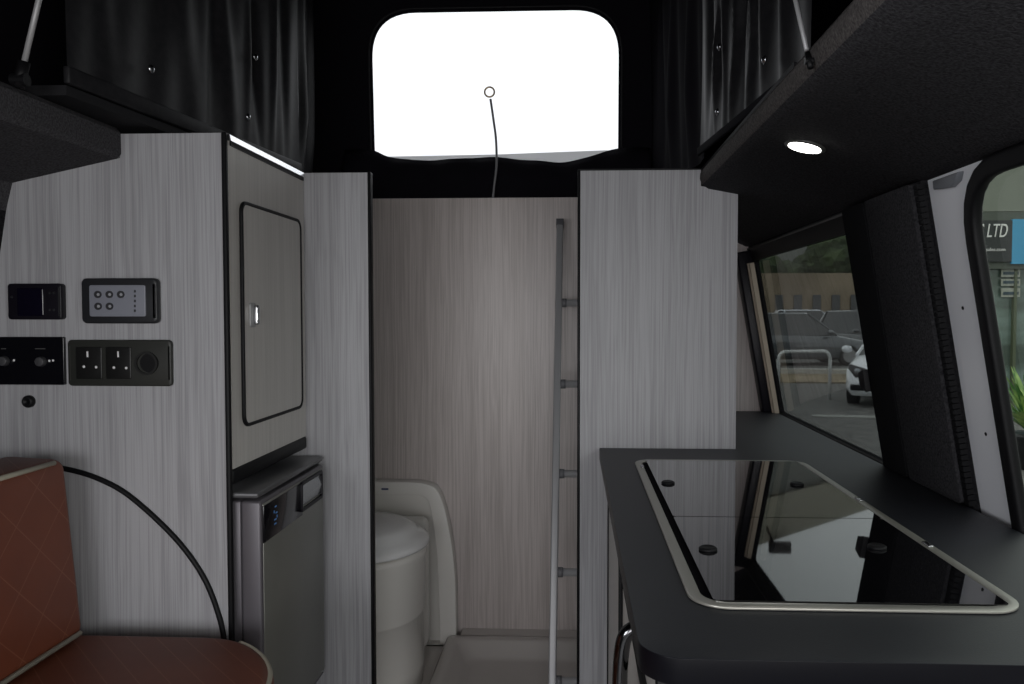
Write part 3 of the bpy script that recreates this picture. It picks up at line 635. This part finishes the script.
hb = thing('sink_hob', 'black glass lidded hob and sink in steel frame set in worktop', 'hob', (0.32, 1.35, ZW))
hx0, hx1, hy0, hy1 = 0.135, 0.518, 0.893, 1.80
fo = rrect(hx0, hx1, hy0, hy1, 0.045, 8); fi = rrect(hx0 + .016, hx1 - .016, hy0 + .016, hy1 - .016, 0.030, 8)
obj('steel_frame', slab(NB(), xy(fo, ZW + 0.0005), [xy(fi, ZW + 0.0005)], (0, 0, 0.004)), STEEL, hb, bevel=0.0015)
ym = P(740, 517, Z=ZW + 0.0055).y
obj('well', prism(NB(), xy(rrect(hx0 + .017, hx1 - .017, hy0 + .017, hy1 - .017, 0.028), ZW + 0.0004), (0, 0, 0.0003)), CANVAS_DK, hb)
for ya, yb_ in ((hy0 + .018, ym - .0015), (ym + .0015, hy1 - .018)):
    lid = obj('glass_lid', prism(NB(), xy(rrect(hx0 + .027, hx1 - .018, ya, yb_, 0.006), ZW + 0.001), (0, 0, 0.0045)), HOBGL, hb)
    for (u, v) in (((668, 483.5), (797, 485)) if yb_ > 1.5 else ((708, 550), (877, 548))):
        c = P(u, v, Z=ZW + 0.0055)
        if hx0 + .03 < c.x < hx1 - .02 and ya < c.y < yb_:
            obj('lid_bumper', lathe(NB(), c, [(0.013, 0), (0.013, 0.003), (0.010, 0.005), (0.009, 0.0045)], 24), BLACK, lid, smooth=True)
for (u, v) in ((850, 500), (642, 467), (905, 545)):
    c = P(u, v, Z=ZW + 0.004); c.x = hx1 - 0.008 if u > 700 else hx0 + 0.012
    obj('hinge_clip', box(NB(), c.x - 0.004, c.x + 0.004, c.y - 0.012, c.y + 0.012, ZW + 0.004, ZW + 0.007), CHROME, hb, bevel=0.0015)

# beige folded blind at the window's rear edge
bl = thing('window_blind', 'thin beige folded blind strip at rear edge of side window', 'blind', WR(2.6, -0.33, -0.02))
bm = NB()
for k in range(2):
    y = 2.682 + k * 0.010; prism(bm, [WR(y, -0.338, -0.007), WR(y, 0.172, -0.007), WR(y, 0.172, -0.022 - k * 0.006), WR(y, -0.338, -0.022 - k * 0.006)], (0, 0.007, 0))
obj('blind_fabric', bm, BEIGE, bl)
ct = W(round_poly([(1.750, -0.12), (1.785, -0.13), (1.785, -0.16), (1.750, -0.17)], 0.004), -0.03)
wc = obj('window_catch', slab(NB(), ct, [], WRN * 0.03), BLACK, bevel=0.003); tag(wc, 'small black catch on the dark moulding beside side window', 'catch')

# downlight
un = (Vector((0.402, 0, 1.494)) - Vector((0.50, 0, 1.468))).cross(Vector((0, 1, 0))).normalized()
if un.z > 0: un = -un
dlp = PL(805, 146, Vector((0.402, 0, 1.494)), un)
dn = thing('downlight', 'small round lit downlight in the carpeted ledge underside', 'light', dlp)
M_ = Matrix.Translation(dlp) @ un.to_track_quat('Z', 'Y').to_matrix().to_4x4()
o = obj('rim', lathe(NB(), (0, 0, 0), [(0.036, -0.004), (0.036, 0.002), (0.033, 0.004), (0.029, 0.003)], 32), mat('white_rim', (0.06, 0.06, 0.055), 0.4), dn, smooth=True); o.data.transform(M_)
o = obj('lens', lathe(NB(), (0, 0, 0), [(0.0285, 0.0), (0.0285, 0.0045), (0.02, 0.0055)], 32), LENS, dn, smooth=True); o.data.transform(M_)

# ------------------------------------------------------------------ bench seat
def cushion(bm_pts, ext, m, name, parent, bev): return obj(name, prism(NB(), bm_pts, ext), m, parent, bevel=bev, seg=4)
bn = thing('bench_seat', 'tan leather side bench with diamond stitching and cream piping', 'bench', (-0.85, 1.0, 0))
YE = 1.475
zs = 0.584
YE = 1.455
SP = [Vector((x, y, zs)) for x, y in ((-0.85, YE), (-0.70, 1.454), (-0.645, 1.444), (-0.595, 1.414), (-0.547, 1.362), (-0.513, 1.295), (-0.498, 1.20), (-0.494, 1.0), (-0.494, 0.45))]
sp_ = [(p.x, p.y) for p in bez(SP, 8)] + [(-1.16, 0.45), (-1.16, YE)]
obj('seat_cushion', prism(NB(), xy(sp_, zs), (0, 0, -0.14)), LEATHER, bn, bevel=0.022, seg=5)
crn = [Vector((p[0] - 0.005, p[1] - 0.005, zs - 0.006)) for p in sp_[19:-2]]
obj('seat_piping', tube(NB(), crn, 0.0045, 8), PIPE, bn, smooth=True)
obj('seat_base', box(NB(), -1.16, -0.56, 0.45, YE - 0.02, 0.0, zs - 0.14), W_SIDE, bn)
# backrest : slightly reclined block, its piped front edge is the aisle face
bt = 1.2 - 0.275; yb2 = 1.44
A0 = Vector((-0.934, yb2, zs + 0.004)); A1 = Vector((-0.963, yb2 - 0.002, bt)); 
bprof = [A0, A1, A1 + Vector((-0.12, 0, 0.006)), Vector((-1.12, yb2, zs + 0.004))]
obj('backrest', prism(NB(), bprof, (0, -1.0, 0)), LEATHER, bn, bevel=0.020, seg=5)
loop = [A0 + Vector((0.001, -1.0, 0.008)), A0 + Vector((0.001, -0.02, 0.008))]
obj('backrest_piping', tube(NB(), loop, 0.0048, 8), PIPE, bn, smooth=True)
loop = [A1 + Vector((-0.005, -1.0, -0.004)), A1 + Vector((-0.005, -0.03, -0.004))] + [A1 + Vector((-0.006, -0.006, -0.020))]
obj('backrest_piping', tube(NB(), bez(loop[:2], 6), 0.0048, 8), PIPE, bn, smooth=True)

# ------------------------------------------------------------------ outside
GZ = -0.55
ASPH = noise_col(mat('asphalt', (0.1, 0.1, 0.1), 0.9), (0.10, 0.098, 0.092), (0.17, 0.165, 0.155), (1, 1, 1), 6, 0.35, 0.65, 0.2, 6)
struct('ground', box(NB(), -60, 90, -40, 120, GZ - 0.1, GZ), ASPH)
kb = NB(); ka = P(770, 377, Z=GZ); kb_ = P(905, 373, Z=GZ)
BRN = noise_col(mat('brown_verge', (0.2, 0.15, 0.1), 0.95), (0.16, 0.12, 0.07), (0.34, 0.27, 0.17), (1, 1, 1), 5, 0.4, 0.6, 0, 3)
vg = obj('verge', prism(NB(), [Vector((3.0, ka.y - 1.6, GZ)), Vector((16, ka.y - 2.8, GZ)), Vector((18, ka.y + 0.2, GZ)), Vector((3.0, ka.y + 1.0, GZ))], (0, 0, 0.03)), BRN)
tag(vg, 'strip of brown bare ground behind the hoop barrier', 'verge')
kbo = obj('kerb', prism(NB(), [Vector((3.0, ka.y + 1.0, GZ)), Vector((18, ka.y + 0.2, GZ)), Vector((18, ka.y + 0.5, GZ)), Vector((3.0, ka.y + 1.3, GZ))], (0, 0, 0.16)), mat('pale_kerb', (0.5, 0.49, 0.45), 0.8))
tag(kbo, 'pale concrete kerb running behind the hoop barrier', 'kerb')
struct('ground_upper', prism(NB(), [Vector((2, ka.y + 1.3, GZ)), Vector((60, ka.y - 2.0, GZ)), Vector((60, 90, GZ)), Vector((2, 90, GZ))], (0, 0, 0.14)), ASPH)
# parking line
ll = obj('parking_line', prism(NB(), [P(812, 417, Z=GZ), P(900, 419, Z=GZ), P(900, 416.5, Z=GZ), P(812, 415, Z=GZ)], (0, 0, 0.012)), mat('worn_line', (0.30, 0.30, 0.28), 0.9)); tag(ll, 'thin pale painted line on asphalt near the white car', 'line')
# hoop barrier
h0 = P(778, 401, Z=GZ); h1_ = P(834.5, 389, Z=GZ + 0.0); 
hh = 0.98
h1_ = Vector((h0.x + 1.12, h0.y + 0.35, GZ))
r_ = 0.16
pth = [h0, h0 + Vector((0, 0, hh - r_))]
dh = (h1_ - h0).normalized()
for k in range(1, 7):
    a = PI / 2 * k / 6; pth.append(h0 + Vector((0, 0, hh - r_)) + dh * (r_ - r_ * math.cos(a)) + Vector((0, 0, r_ * math.sin(a))))
for k in range(0, 7):
    a = PI / 2 * k / 6; pth.append(h1_ + Vector((0, 0, hh - r_)) - dh * (r_ - r_ * math.sin(a)) + Vector((0, 0, r_ * math.cos(a))))
pth.append(h1_)
o = obj('hoop_barrier', tube(NB(), pth, 0.035, 10), mat('galvanised', (0.66, 0.67, 0.66), 0.5, 0.1), smooth=True)
tag(o, 'galvanised steel hoop barrier standing outside in front of parked cars', 'barrier')

GLASSDK = mat('car_glass', (0.015, 0.018, 0.02), 0.05, 0, 1.0)
TYRE = mat('tyre', (0.012, 0.012, 0.012), 0.8); RIM = mat('alloy', (0.35, 0.35, 0.36), 0.3, 0.8)
LAMP = mat('headlamp', (0.30, 0.32, 0.34), 0.08, 0.6); RED = mat('red_lamp', (0.45, 0.01, 0.01), 0.2)
def car(loc, rz, col, label, group=None, h=1.42, L=4.2, w=1.78):
    """nose towards local -Y"""
    r = thing('car', label, 'car', loc, group); M = Matrix.Translation(loc) @ Matrix.Rotation(rz, 4, 'Z')
    pm = mat('car_paint', col, 0.25, 0.0, coat=1.0)
    def fin(name, bm, m, par=r, **k):
        bm.transform(M); o = bmesh_obj(name, bm, m, par, **k); return o
    def bmesh_obj(name, bm, m, par, **k): return obj(name, bm, m, par, **k)
    # body stations: y, half width, z bottom, z top(shoulder)
    S_ = [(-L / 2, 0.62, 0.34, 0.56), (-L / 2 + 0.10, 0.80, 0.22, 0.68), (-L / 2 + 0.35, w / 2, 0.20, 0.78), (-L / 2 + 1.0, w / 2, 0.20, 0.90), (-L / 2 + 1.25, w / 2, 0.20, 0.95), (0, w / 2, 0.20, 0.97), (L / 2 - 0.6, w / 2, 0.20, 0.99), (L / 2 - 0.12, 0.84, 0.24, 0.97), (L / 2, 0.74, 0.40, 0.88)]
    bm = NB(); rings = []
    for y, hw, z0, z1 in S_:
        q = [(-hw * 0.9, z0), (-hw, z0 + 0.12), (-hw, (z0 + z1) / 2), (-hw * 0.985, z1 - 0.10), (-hw * 0.86, z1 - 0.01), (-hw * 0.4, z1 + 0.025), (hw * 0.4, z1 + 0.025), (hw * 0.86, z1 - 0.01), (hw * 0.985, z1 - 0.10), (hw, (z0 + z1) / 2), (hw, z0 + 0.12), (hw * 0.9, z0)]
        rings.append([bm.verts.new((x, y, z)) for x, z in q])
    for A, B in zip(rings, rings[1:]):
        for k in range(len(A)): bm.faces.new((A[k], A[(k + 1) % len(A)], B[(k + 1) % len(A)], B[k]))
    bm.faces.new(rings[0]); bm.faces.new(rings[-1][::-1])
    fin('body', bm, pm, smooth=True)
    def loft(T, m, nm):
        bm = NB(); rg = []
        for y, z, hw in T: rg.append([bm.verts.new((-hw, y, z)), bm.verts.new((hw, y, z))])
        return bm
    # cabin: lower ring and roof ring
    lo = [(-0.78, -L / 2 + 1.15), (0.78, -L / 2 + 1.15), (0.82, -L / 2 + 1.6), (0.82, L / 2 - 0.5), (0.72, L / 2 - 0.12), (-0.72, L / 2 - 0.12), (-0.82, L / 2 - 0.5), (-0.82, -L / 2 + 1.6)]
    hi = [(-0.52, -L / 2 + 1.95), (0.52, -L / 2 + 1.95), (0.60, -L / 2 + 2.1), (0.60, L / 2 - 0.75), (0.52, L / 2 - 0.55), (-0.52, L / 2 - 0.55), (-0.60, L / 2 - 0.75), (-0.60, -L / 2 + 2.1)]
    bm = NB(); A = [bm.verts.new((x, y, 0.93)) for x, y in lo]; B = [bm.verts.new((x, y, h - 0.04)) for x, y in hi]
    for k in range(8): bm.faces.new((A[k], A[(k + 1) % 8], B[(k + 1) % 8], B[k]))
    bm.faces.new(B); fin('windows', bm, GLASSDK)
    bm = NB(); A = [bm.verts.new((x * 1.02, y, h - 0.055)) for x, y in hi]; B = [bm.verts.new((x * 0.9, y * 0.97 + 0.02, h)) for x, y in hi]
    for k in range(8): bm.faces.new((A[k], A[(k + 1) % 8], B[(k + 1) % 8], B[k]))
    bm.faces.new(B); bm.faces.new(A[::-1]); fin('roof', bm, pm, bevel=0.02)
    for s in (-1, 1):
        for (a, b) in ((lo[0], hi[0]), (lo[3], hi[3])):
            fin('pillar', tube(NB(), [Vector((abs(a[0]) * s, a[1], 0.93)), Vector((abs(b[0]) * s, b[1], h - 0.04))], 0.035, 6), pm)
        for y in (-L / 2 + 0.80, L / 2 - 0.75):
            wh = fin('wheel', disc(NB(), (s * (w / 2 - 0.20), y, 0.31), (s, 0, 0), 0.31, 0.21, 24), TYRE, bevel=0.02)
            fin('wheel_rim', disc(NB(), (s * (w / 2 + 0.005), y, 0.31), (s, 0, 0), 0.21, 0.015, 20), RIM, wh)
        # headlamp
        y = -L / 2
        bm = NB(); prism(bm, [Vector((s * 0.42, y + 0.02, 0.60)), Vector((s * 0.50, y + 0.02, 0.72)), Vector((s * 0.80, y + 0.14, 0.80)), Vector((s * 0.84, y + 0.16, 0.72)), Vector((s * 0.70, y + 0.06, 0.56))], (0, 0.14, 0))
        bm.transform(Matrix.Translation((0, -0.03, 0)))
        hl = fin('headlight', bm, mat('lamp_surround', (0.03, 0.03, 0.035), 0.1) if 'lamp_surround' not in bpy.data.materials else bpy.data.materials['lamp_surround'], bevel=0.015)
        fin('headlight_lens', lathe(NB(), (s * 0.66, y + 0.045, 0.68), [(0.01, -0.05), (0.05, -0.045), (0.06, 0), (0.05, 0.045), (0.01, 0.05)], 14), LAMP, hl, smooth=True)
        fin('tail_light', box(NB(), s * 0.78 - 0.09, s * 0.78 + 0.09, L / 2 - 0.10, L / 2 - 0.005, 0.72, 0.90), RED, bevel=0.02)
        m_ = fin('wing_mirror', lathe(NB(), (s * 1.0, -L / 2 + 1.45, 1.02), [(0.02, -0.07), (0.09, -0.05), (0.11, 0.0), (0.08, 0.06), (0.02, 0.075)], 14), pm, smooth=True)
        fin('lower_intake', box(NB(), min(s * 0.40, s * 0.78), max(s * 0.40, s * 0.78), -L / 2 - 0.005, -L / 2 + 0.12, 0.32, 0.43), BLACK, bevel=0.02)
    fin('grille', box(NB(), -0.36, 0.36, -L / 2 - 0.02, -L / 2 + 0.05, 0.46, 0.64), BLACK, bevel=0.03)
    fin('centre_intake', box(NB(), -0.36, 0.36, -L / 2 - 0.012, -L / 2 + 0.05, 0.28, 0.38), BLACK, bevel=0.02)
    return r
wc_ = P(847, 405, Z=GZ)
car(Vector((wc_.x + 1.50, wc_.y + 1.15, GZ)), math.radians(-25), (0.80, 0.82, 0.85), 'white car parked outside facing the van side window')
GU = GZ + 0.14
def carat(u, y, rz, col, label, **k): 
    q = P(u, 300, Y=y); car(Vector((q.x, q.y, GU)), rz, col, label, **k)
carat(797, 25, math.radians(97), (0.10, 0.11, 0.12), 'dark grey car side-on behind the hoop barrier', h=1.62)
carat(868, 27, math.radians(20), (0.05, 0.055, 0.06), 'dark car partly behind the white car, rearward', h=1.7)
carat(815, 34, math.radians(85), (0.55, 0.58, 0.62), 'silver car in the far row behind dark grey car', h=1.75)
carat(760, 40, math.radians(80), (0.06, 0.07, 0.09), 'dark blue car in the far row beyond grey car', h=1.75)
# trees
LEAF = noise_col(mat('tree_leaves', (0.03, 0.05, 0.02), 0.9), (0.02, 0.032, 0.014), (0.07, 0.10, 0.04), (1, 1, 1), 5, 0.35, 0.65, 0, 1.2)
BARK = mat('bark', (0.06, 0.05, 0.04), 0.9)
def tree(u, y, r, hc, label):
    q = P(u, 300, Y=y); rt = thing('tree', label, 'tree', (q.x, y, GZ), 'trees beyond the car park')
    obj('trunk', tube(NB(), [(q.x, y, GZ), (q.x + 0.1, y, hc)], 0.2, 8, rads=[0.25, 0.15]), BARK, rt, smooth=True)
    bm = NB(); rnd = random.Random(int(u))
    for k in range(14):
        c = Vector((q.x + rnd.uniform(-1, 1) * r * 0.8, y + rnd.uniform(-1, 1) * r * 0.5, hc + rnd.uniform(-0.5, 0.6) * r * 0.7)); rr = r * rnd.uniform(0.3, 0.5)
        ret = bmesh.ops.create_icosphere(bm, subdivisions=3, radius=rr, matrix=Matrix.Translation(c))
        for v in ret['verts']:
            d = (v.co - c).normalized(); v.co += d * rr * rnd.uniform(-0.14, 0.14)
    obj('crown', bm, LEAF, rt)
for i, (u, r, hc) in enumerate(((752, 2.2, 3.2), (776, 2.2, 3.6), (800, 2.3, 3.6), (825, 2.4, 4.2), (848, 2.6, 5.0), (872, 2.6, 4.8))):
    tree(u, 50 + (i % 3) * 6, r * 0.95, hc, 'green tree crown beyond the car park seen through side window')
# long low brick building beyond
def facade(name, u0, y0, u1, y1, z0, z1, m, d=0.4):
    a = P(u0, 300, Y=y0); b = P(u1, 300, Y=y1)
    return prism(NB(), [Vector((a.x, y0, z0)), Vector((b.x, y1, z0)), Vector((b.x, y1, z1)), Vector((a.x, y0, z1))], (0, d, 0))
bd = thing('brick_building', 'low orange brick building behind the parked cars', 'building', P(800, 300, Y=47))
obj('wall', facade('w', 742, 44, 905, 44, GZ, 3.4, None), noise_col(mat('brick_wall', (0.3, 0.2, 0.13), 0.9), (0.24, 0.19, 0.13), (0.34, 0.27, 0.19), (1, 1, 1), 4, 0.4, 0.6, 0, 0.5), bd)
for k in range(7):
    u = 756 + k * 19; obj('window', facade('w', u, 43.9, u + 8, 43.9, 1.2, 2.2, None, 0.1), GLASSDK, bd)
# tall showroom hall seen only high up (its parapet shows mirrored in the hob glass)
hl = thing('warehouse', 'large pale warehouse with flat parapet rising beyond the trees', 'building', P(840, 300, Y=70))
ZR = 70.0
def hallx(u): return P(u, 300, Y=ZR).x
xl, xr2 = hallx(700), hallx(960)
obj('wall', prism(NB(), [Vector((xl, ZR, GZ)), Vector((xr2, ZR, GZ)), Vector((xr2, ZR, 12.3)), Vector((xl, ZR, 18.6))], (0, 1.5, 0)), mat('grey_cladding', (0.22, 0.23, 0.21), 0.8), hl)
obj('parapet', prism(NB(), [Vector((xl, ZR - 0.4, 18.6)), Vector((xr2, ZR - 0.4, 12.3)), Vector((xr2, ZR - 0.4, 15.1)), Vector((xl, ZR - 0.4, 22.95))], (0, 2, 0)), mat('beige_parapet', (0.42, 0.40, 0.32), 0.8), hl)
hp_ = P(780, 547, Z=ZW + 0.0055); dd_ = ray(780, 547); dd_.z = -dd_.z; fp_ = hp_ + dd_ * ((ZR - 1.2 - hp_.y) / dd_.y)
fl_ = obj('floodlight', box(NB(), fp_.x - 1.0, fp_.x + 0.9, ZR - 1.6, ZR - 1.1, fp_.z - 0.5, fp_.z + 0.5), BLACK, hl, bevel=0.1)
obj('floodlight_bracket', tube(NB(), [(fp_.x - 0.5, ZR - 1.2, fp_.z), (fp_.x - 1.0, ZR - 0.3, fp_.z - 1.6)], 0.12, 8), BLACK, fl_)

# showroom with sign at the right
YSG = 14.0
x_s = P(975, 240, Y=YSG).x - 0.2
xb = P(1009, 240, Y=YSG).x; zt = P(1000, 221, Y=YSG).z; zb3 = P(1000, 262, Y=YSG).z
sr = thing('shop', 'glazed shop front with fascia outside the sliding door window', 'shop', (xb, YSG, GZ))
obj('fascia', box(NB(), x_s, xb + 4.5, YSG - 0.045, YSG + 1.2, zb3 - 0.12, zt + 0.15), mat('grey_fascia', (0.10, 0.115, 0.095), 0.7), sr)
obj('canopy', box(NB(), x_s, xb + 4.5, YSG - 0.04, YSG + 1.2, zt + 0.16, zt + 1.6), mat('pale_soffit', (0.22, 0.24, 0.20), 0.7), sr)
obj('glazing', box(NB(), x_s, xb + 4.5, YSG + 0.1, YSG + 0.15, GZ, zb3 - 0.12), noise_col(mat('shop_glazing', (0.1, 0.14, 0.12), 0.08), (0.09, 0.12, 0.10), (0.22, 0.30, 0.27), (0.3, 1, 1), 3, 0.4, 0.6, 0, 2.0), sr)
for x in (xb + 0.12, xb + 1.4, xb + 3.0):
    obj('mullion', box(NB(), x, x + 0.05, YSG + 0.02, YSG + 0.1, GZ, zb3 - 0.12), mat('mullion_green', (0.10, 0.12, 0.07), 0.6) if 'mullion_green' not in bpy.data.materials else bpy.data.materials['mullion_green'], sr)
pcol = [(0.65, 0.65, 0.6), (0.08, 0.10, 0.14), (0.5, 0.52, 0.5)]
for k, (v0, v1) in enumerate(((268, 277), (279, 286), (288, 297))):
    a = P(1001, v1, Y=YSG + 0.05); b = P(1020, v0, Y=YSG + 0.05)
    po = obj('poster', box(NB(), a.x, b.x, YSG + 0.04, YSG + 0.06, a.z, b.z), mat('poster_%d' % k, (0.36, 0.38, 0.33), 0.5), sr)
    obj('poster_strip', box(NB(), a.x + 0.03, b.x - 0.03, YSG + 0.03, YSG + 0.045, a.z + 0.04, a.z + 0.09), mat('poster_s%d' % k, (0.05, 0.08, 0.10), 0.5), po)
a = P(1004, 266, Y=YSG); obj('poster_heading', box(NB(), a.x + 0.05, a.x + 0.35, YSG + 0.02, YSG + 0.05, a.z - 0.05, a.z), mat('orange_heading', (0.6, 0.18, 0.06), 0.5), sr)
sg = thing('shop_sign', 'black shop sign with white lettering beside a blue panel', 'sign', (xb - 0.8, YSG - 0.08, zb3))
obj('black_board', box(NB(), x_s, xb, YSG - 0.10, YSG - 0.05, zb3, zt), mat('sign_black', (0.025, 0.03, 0.03), 0.4), sg)
obj('blue_board', box(NB(), xb, xb + 2.5, YSG - 0.10, YSG - 0.05, zb3 - 0.04, zt + 0.02), mat('sign_blue', (0.06, 0.36, 0.62), 0.4), sg)
SW = mat('sign_white', (0.85, 0.85, 0.83), 0.5)
a = P(1007.0, 237, Y=YSG - 0.11)
text_mesh('sign_lettering', 'S LTD', 0.33, SW, a, (1, 0, 0), (0, 0, 1), sg, 0.005, 0.25, 'RIGHT', 0.58)
text_mesh('web_lettering', 'sales.com', 0.085, SW, P(1005.5, 251, Y=YSG - 0.11), (1, 0, 0), (0, 0, 1), sg, 0.004, 0, 'RIGHT')
# leafy plant outside
pt_ = P(1022, 415, Y=9.0)
pg = thing('potted_plant', 'leafy green plant standing outside by the shop front', 'plant', (pt_.x, 9.0, GZ))
obj('pot', lathe(NB(), (pt_.x + 0.1, 9.0, GZ), [(0.16, 0), (0.22, 0.35), (0.24, 0.36), (0.24, 0.40), (0.2, 0.40)], 20), DGREY, pg, smooth=True)
bm = NB(); rnd = random.Random(3); base = Vector((pt_.x + 0.1, 9.0, GZ + 0.38))
for k in range(60):
    a = rnd.uniform(0, 2 * PI); lean = rnd.uniform(0.1, 0.9); ln = rnd.uniform(0.45, 0.85); w_ = rnd.uniform(0.025, 0.05)
    d = Vector((math.cos(a) * lean, math.sin(a) * lean, 1)).normalized(); sd = d.cross(Vector((0, 0, 1))).normalized()
    prev = None
    for j in range(6):
        t = j / 5; c = base + d * ln * t - Vector((0, 0, 1)) * (t * t * 0.25 * lean) + Vector((math.cos(a), math.sin(a), 0)) * t * t * 0.15
        ww = w_ * math.sin(PI * (0.12 + 0.86 * t)); cur = (bm.verts.new(c - sd * ww), bm.verts.new(c + sd * ww))
        if prev: bm.faces.new((prev[0], prev[1], cur[1], cur[0]))
        prev = cur
obj('leaves', bm, noise_col(mat('leaf_green', (0.1, 0.25, 0.05), 0.5), (0.06, 0.18, 0.04), (0.35, 0.5, 0.15), (1, 1, 1), 2, 0.4, 0.6, 0, 5), pg)

# ------------------------------------------------------------------ light
w = bpy.data.worlds.new('World'); bpy.context.scene.world = w; w.use_nodes = True
N = w.node_tree.nodes; L = w.node_tree.links; bg = N['Background']
tcn = N.new('ShaderNodeTexCoord'); sp = N.new('ShaderNodeSeparateXYZ'); cr = N.new('ShaderNodeValToRGB')
no = N.new('ShaderNodeTexNoise'); no.inputs['Scale'].default_value = 2.2; no.inputs['Detail'].default_value = 5
L.new(tcn.outputs['Generated'], sp.inputs[0]); L.new(tcn.outputs['Generated'], no.inputs['Vector'])
mp = N.new('ShaderNodeMapRange'); mp.inputs['From Min'].default_value = -0.1; mp.inputs['From Max'].default_value = 0.5
L.new(sp.outputs['Z'], mp.inputs['Value']); L.new(mp.outputs[0], cr.inputs['Fac'])
cr.color_ramp.elements[0].color = (0.25, 0.25, 0.25, 1); cr.color_ramp.elements[1].color = (0.93, 0.96, 1.0, 1)
e = cr.color_ramp.elements.new(0.2); e.color = (0.8, 0.82, 0.85, 1)
mix = N.new('ShaderNodeMix'); mix.data_type = 'RGBA'; mix.blend_type = 'MULTIPLY'; mix.inputs['Factor'].default_value = 0.35
L.new(cr.outputs[0], mix.inputs['A']); L.new(no.outputs['Fac'], mix.inputs['B']); L.new(mix.outputs['Result'], bg.inputs['Color'])
bg.inputs['Strength'].default_value = 1.9
def area(name, loc, rot, sx, sy, e, col=(1, 1, 1)):
    l = bpy.data.lights.new(name, 'AREA'); l.shape = 'RECTANGLE'; l.size = sx; l.size_y = sy; l.energy = e; l.color = col
    o = bpy.data.objects.new(name, l); C.objects.link(o); o.location = loc; o.rotation_euler = rot; return o
# daylight coming in through the cab windscreen behind the viewer
area('windscreen_daylight', (-0.25, -2.3, 1.10), (math.radians(91), 0, 0), 1.6, 0.9, 27, (1.0, 0.985, 1.0))
area('right_fill_light', (0.60, -0.75, 1.25), (0, math.radians(90), 0), 0.6, 0.9, 25, (1.0, 0.99, 0.95))  # added fill from the right behind the viewer, brightens the left cabinet side
area('left_fill_light', (-1.10, -0.75, 1.25), (0, math.radians(-90), 0), 0.6, 0.9, 24, (0.96, 0.98, 1.0))  # added fill from the left, lifts the white door and right ledge
# spot from the downlight
l = bpy.data.lights.new('downlight_glow', 'SPOT'); l.energy = 0.6; l.spot_size = math.radians(110); l.shadow_soft_size = 0.02; l.color = (1, 0.96, 0.88)
o = bpy.data.objects.new('downlight_glow', l); C.objects.link(o); o.location = dlp + un * 0.012; o.rotation_euler = un.to_track_quat('-Z', 'Y').to_euler()

# ------------------------------------------------------------------ camera
cd = bpy.data.cameras.new('Camera'); cam = bpy.data.objects.new('Camera', cd); C.objects.link(cam)
cd.sensor_width = 36; cd.lens = f * 36 / 1024; cd.shift_x = -28 / 1024; cd.clip_start = 0.02; cd.clip_end = 500
M3 = Matrix((RT, UP, -FW)).transposed(); cam.matrix_world = Matrix.Translation(CAM) @ M3.to_4x4()
bpy.context.scene.camera = cam
sc = bpy.context.scene
sc.view_settings.view_transform = 'Standard'; sc.view_settings.exposure = 0; sc.view_settings.look = 'None'
sc.cycles.use_denoising = True
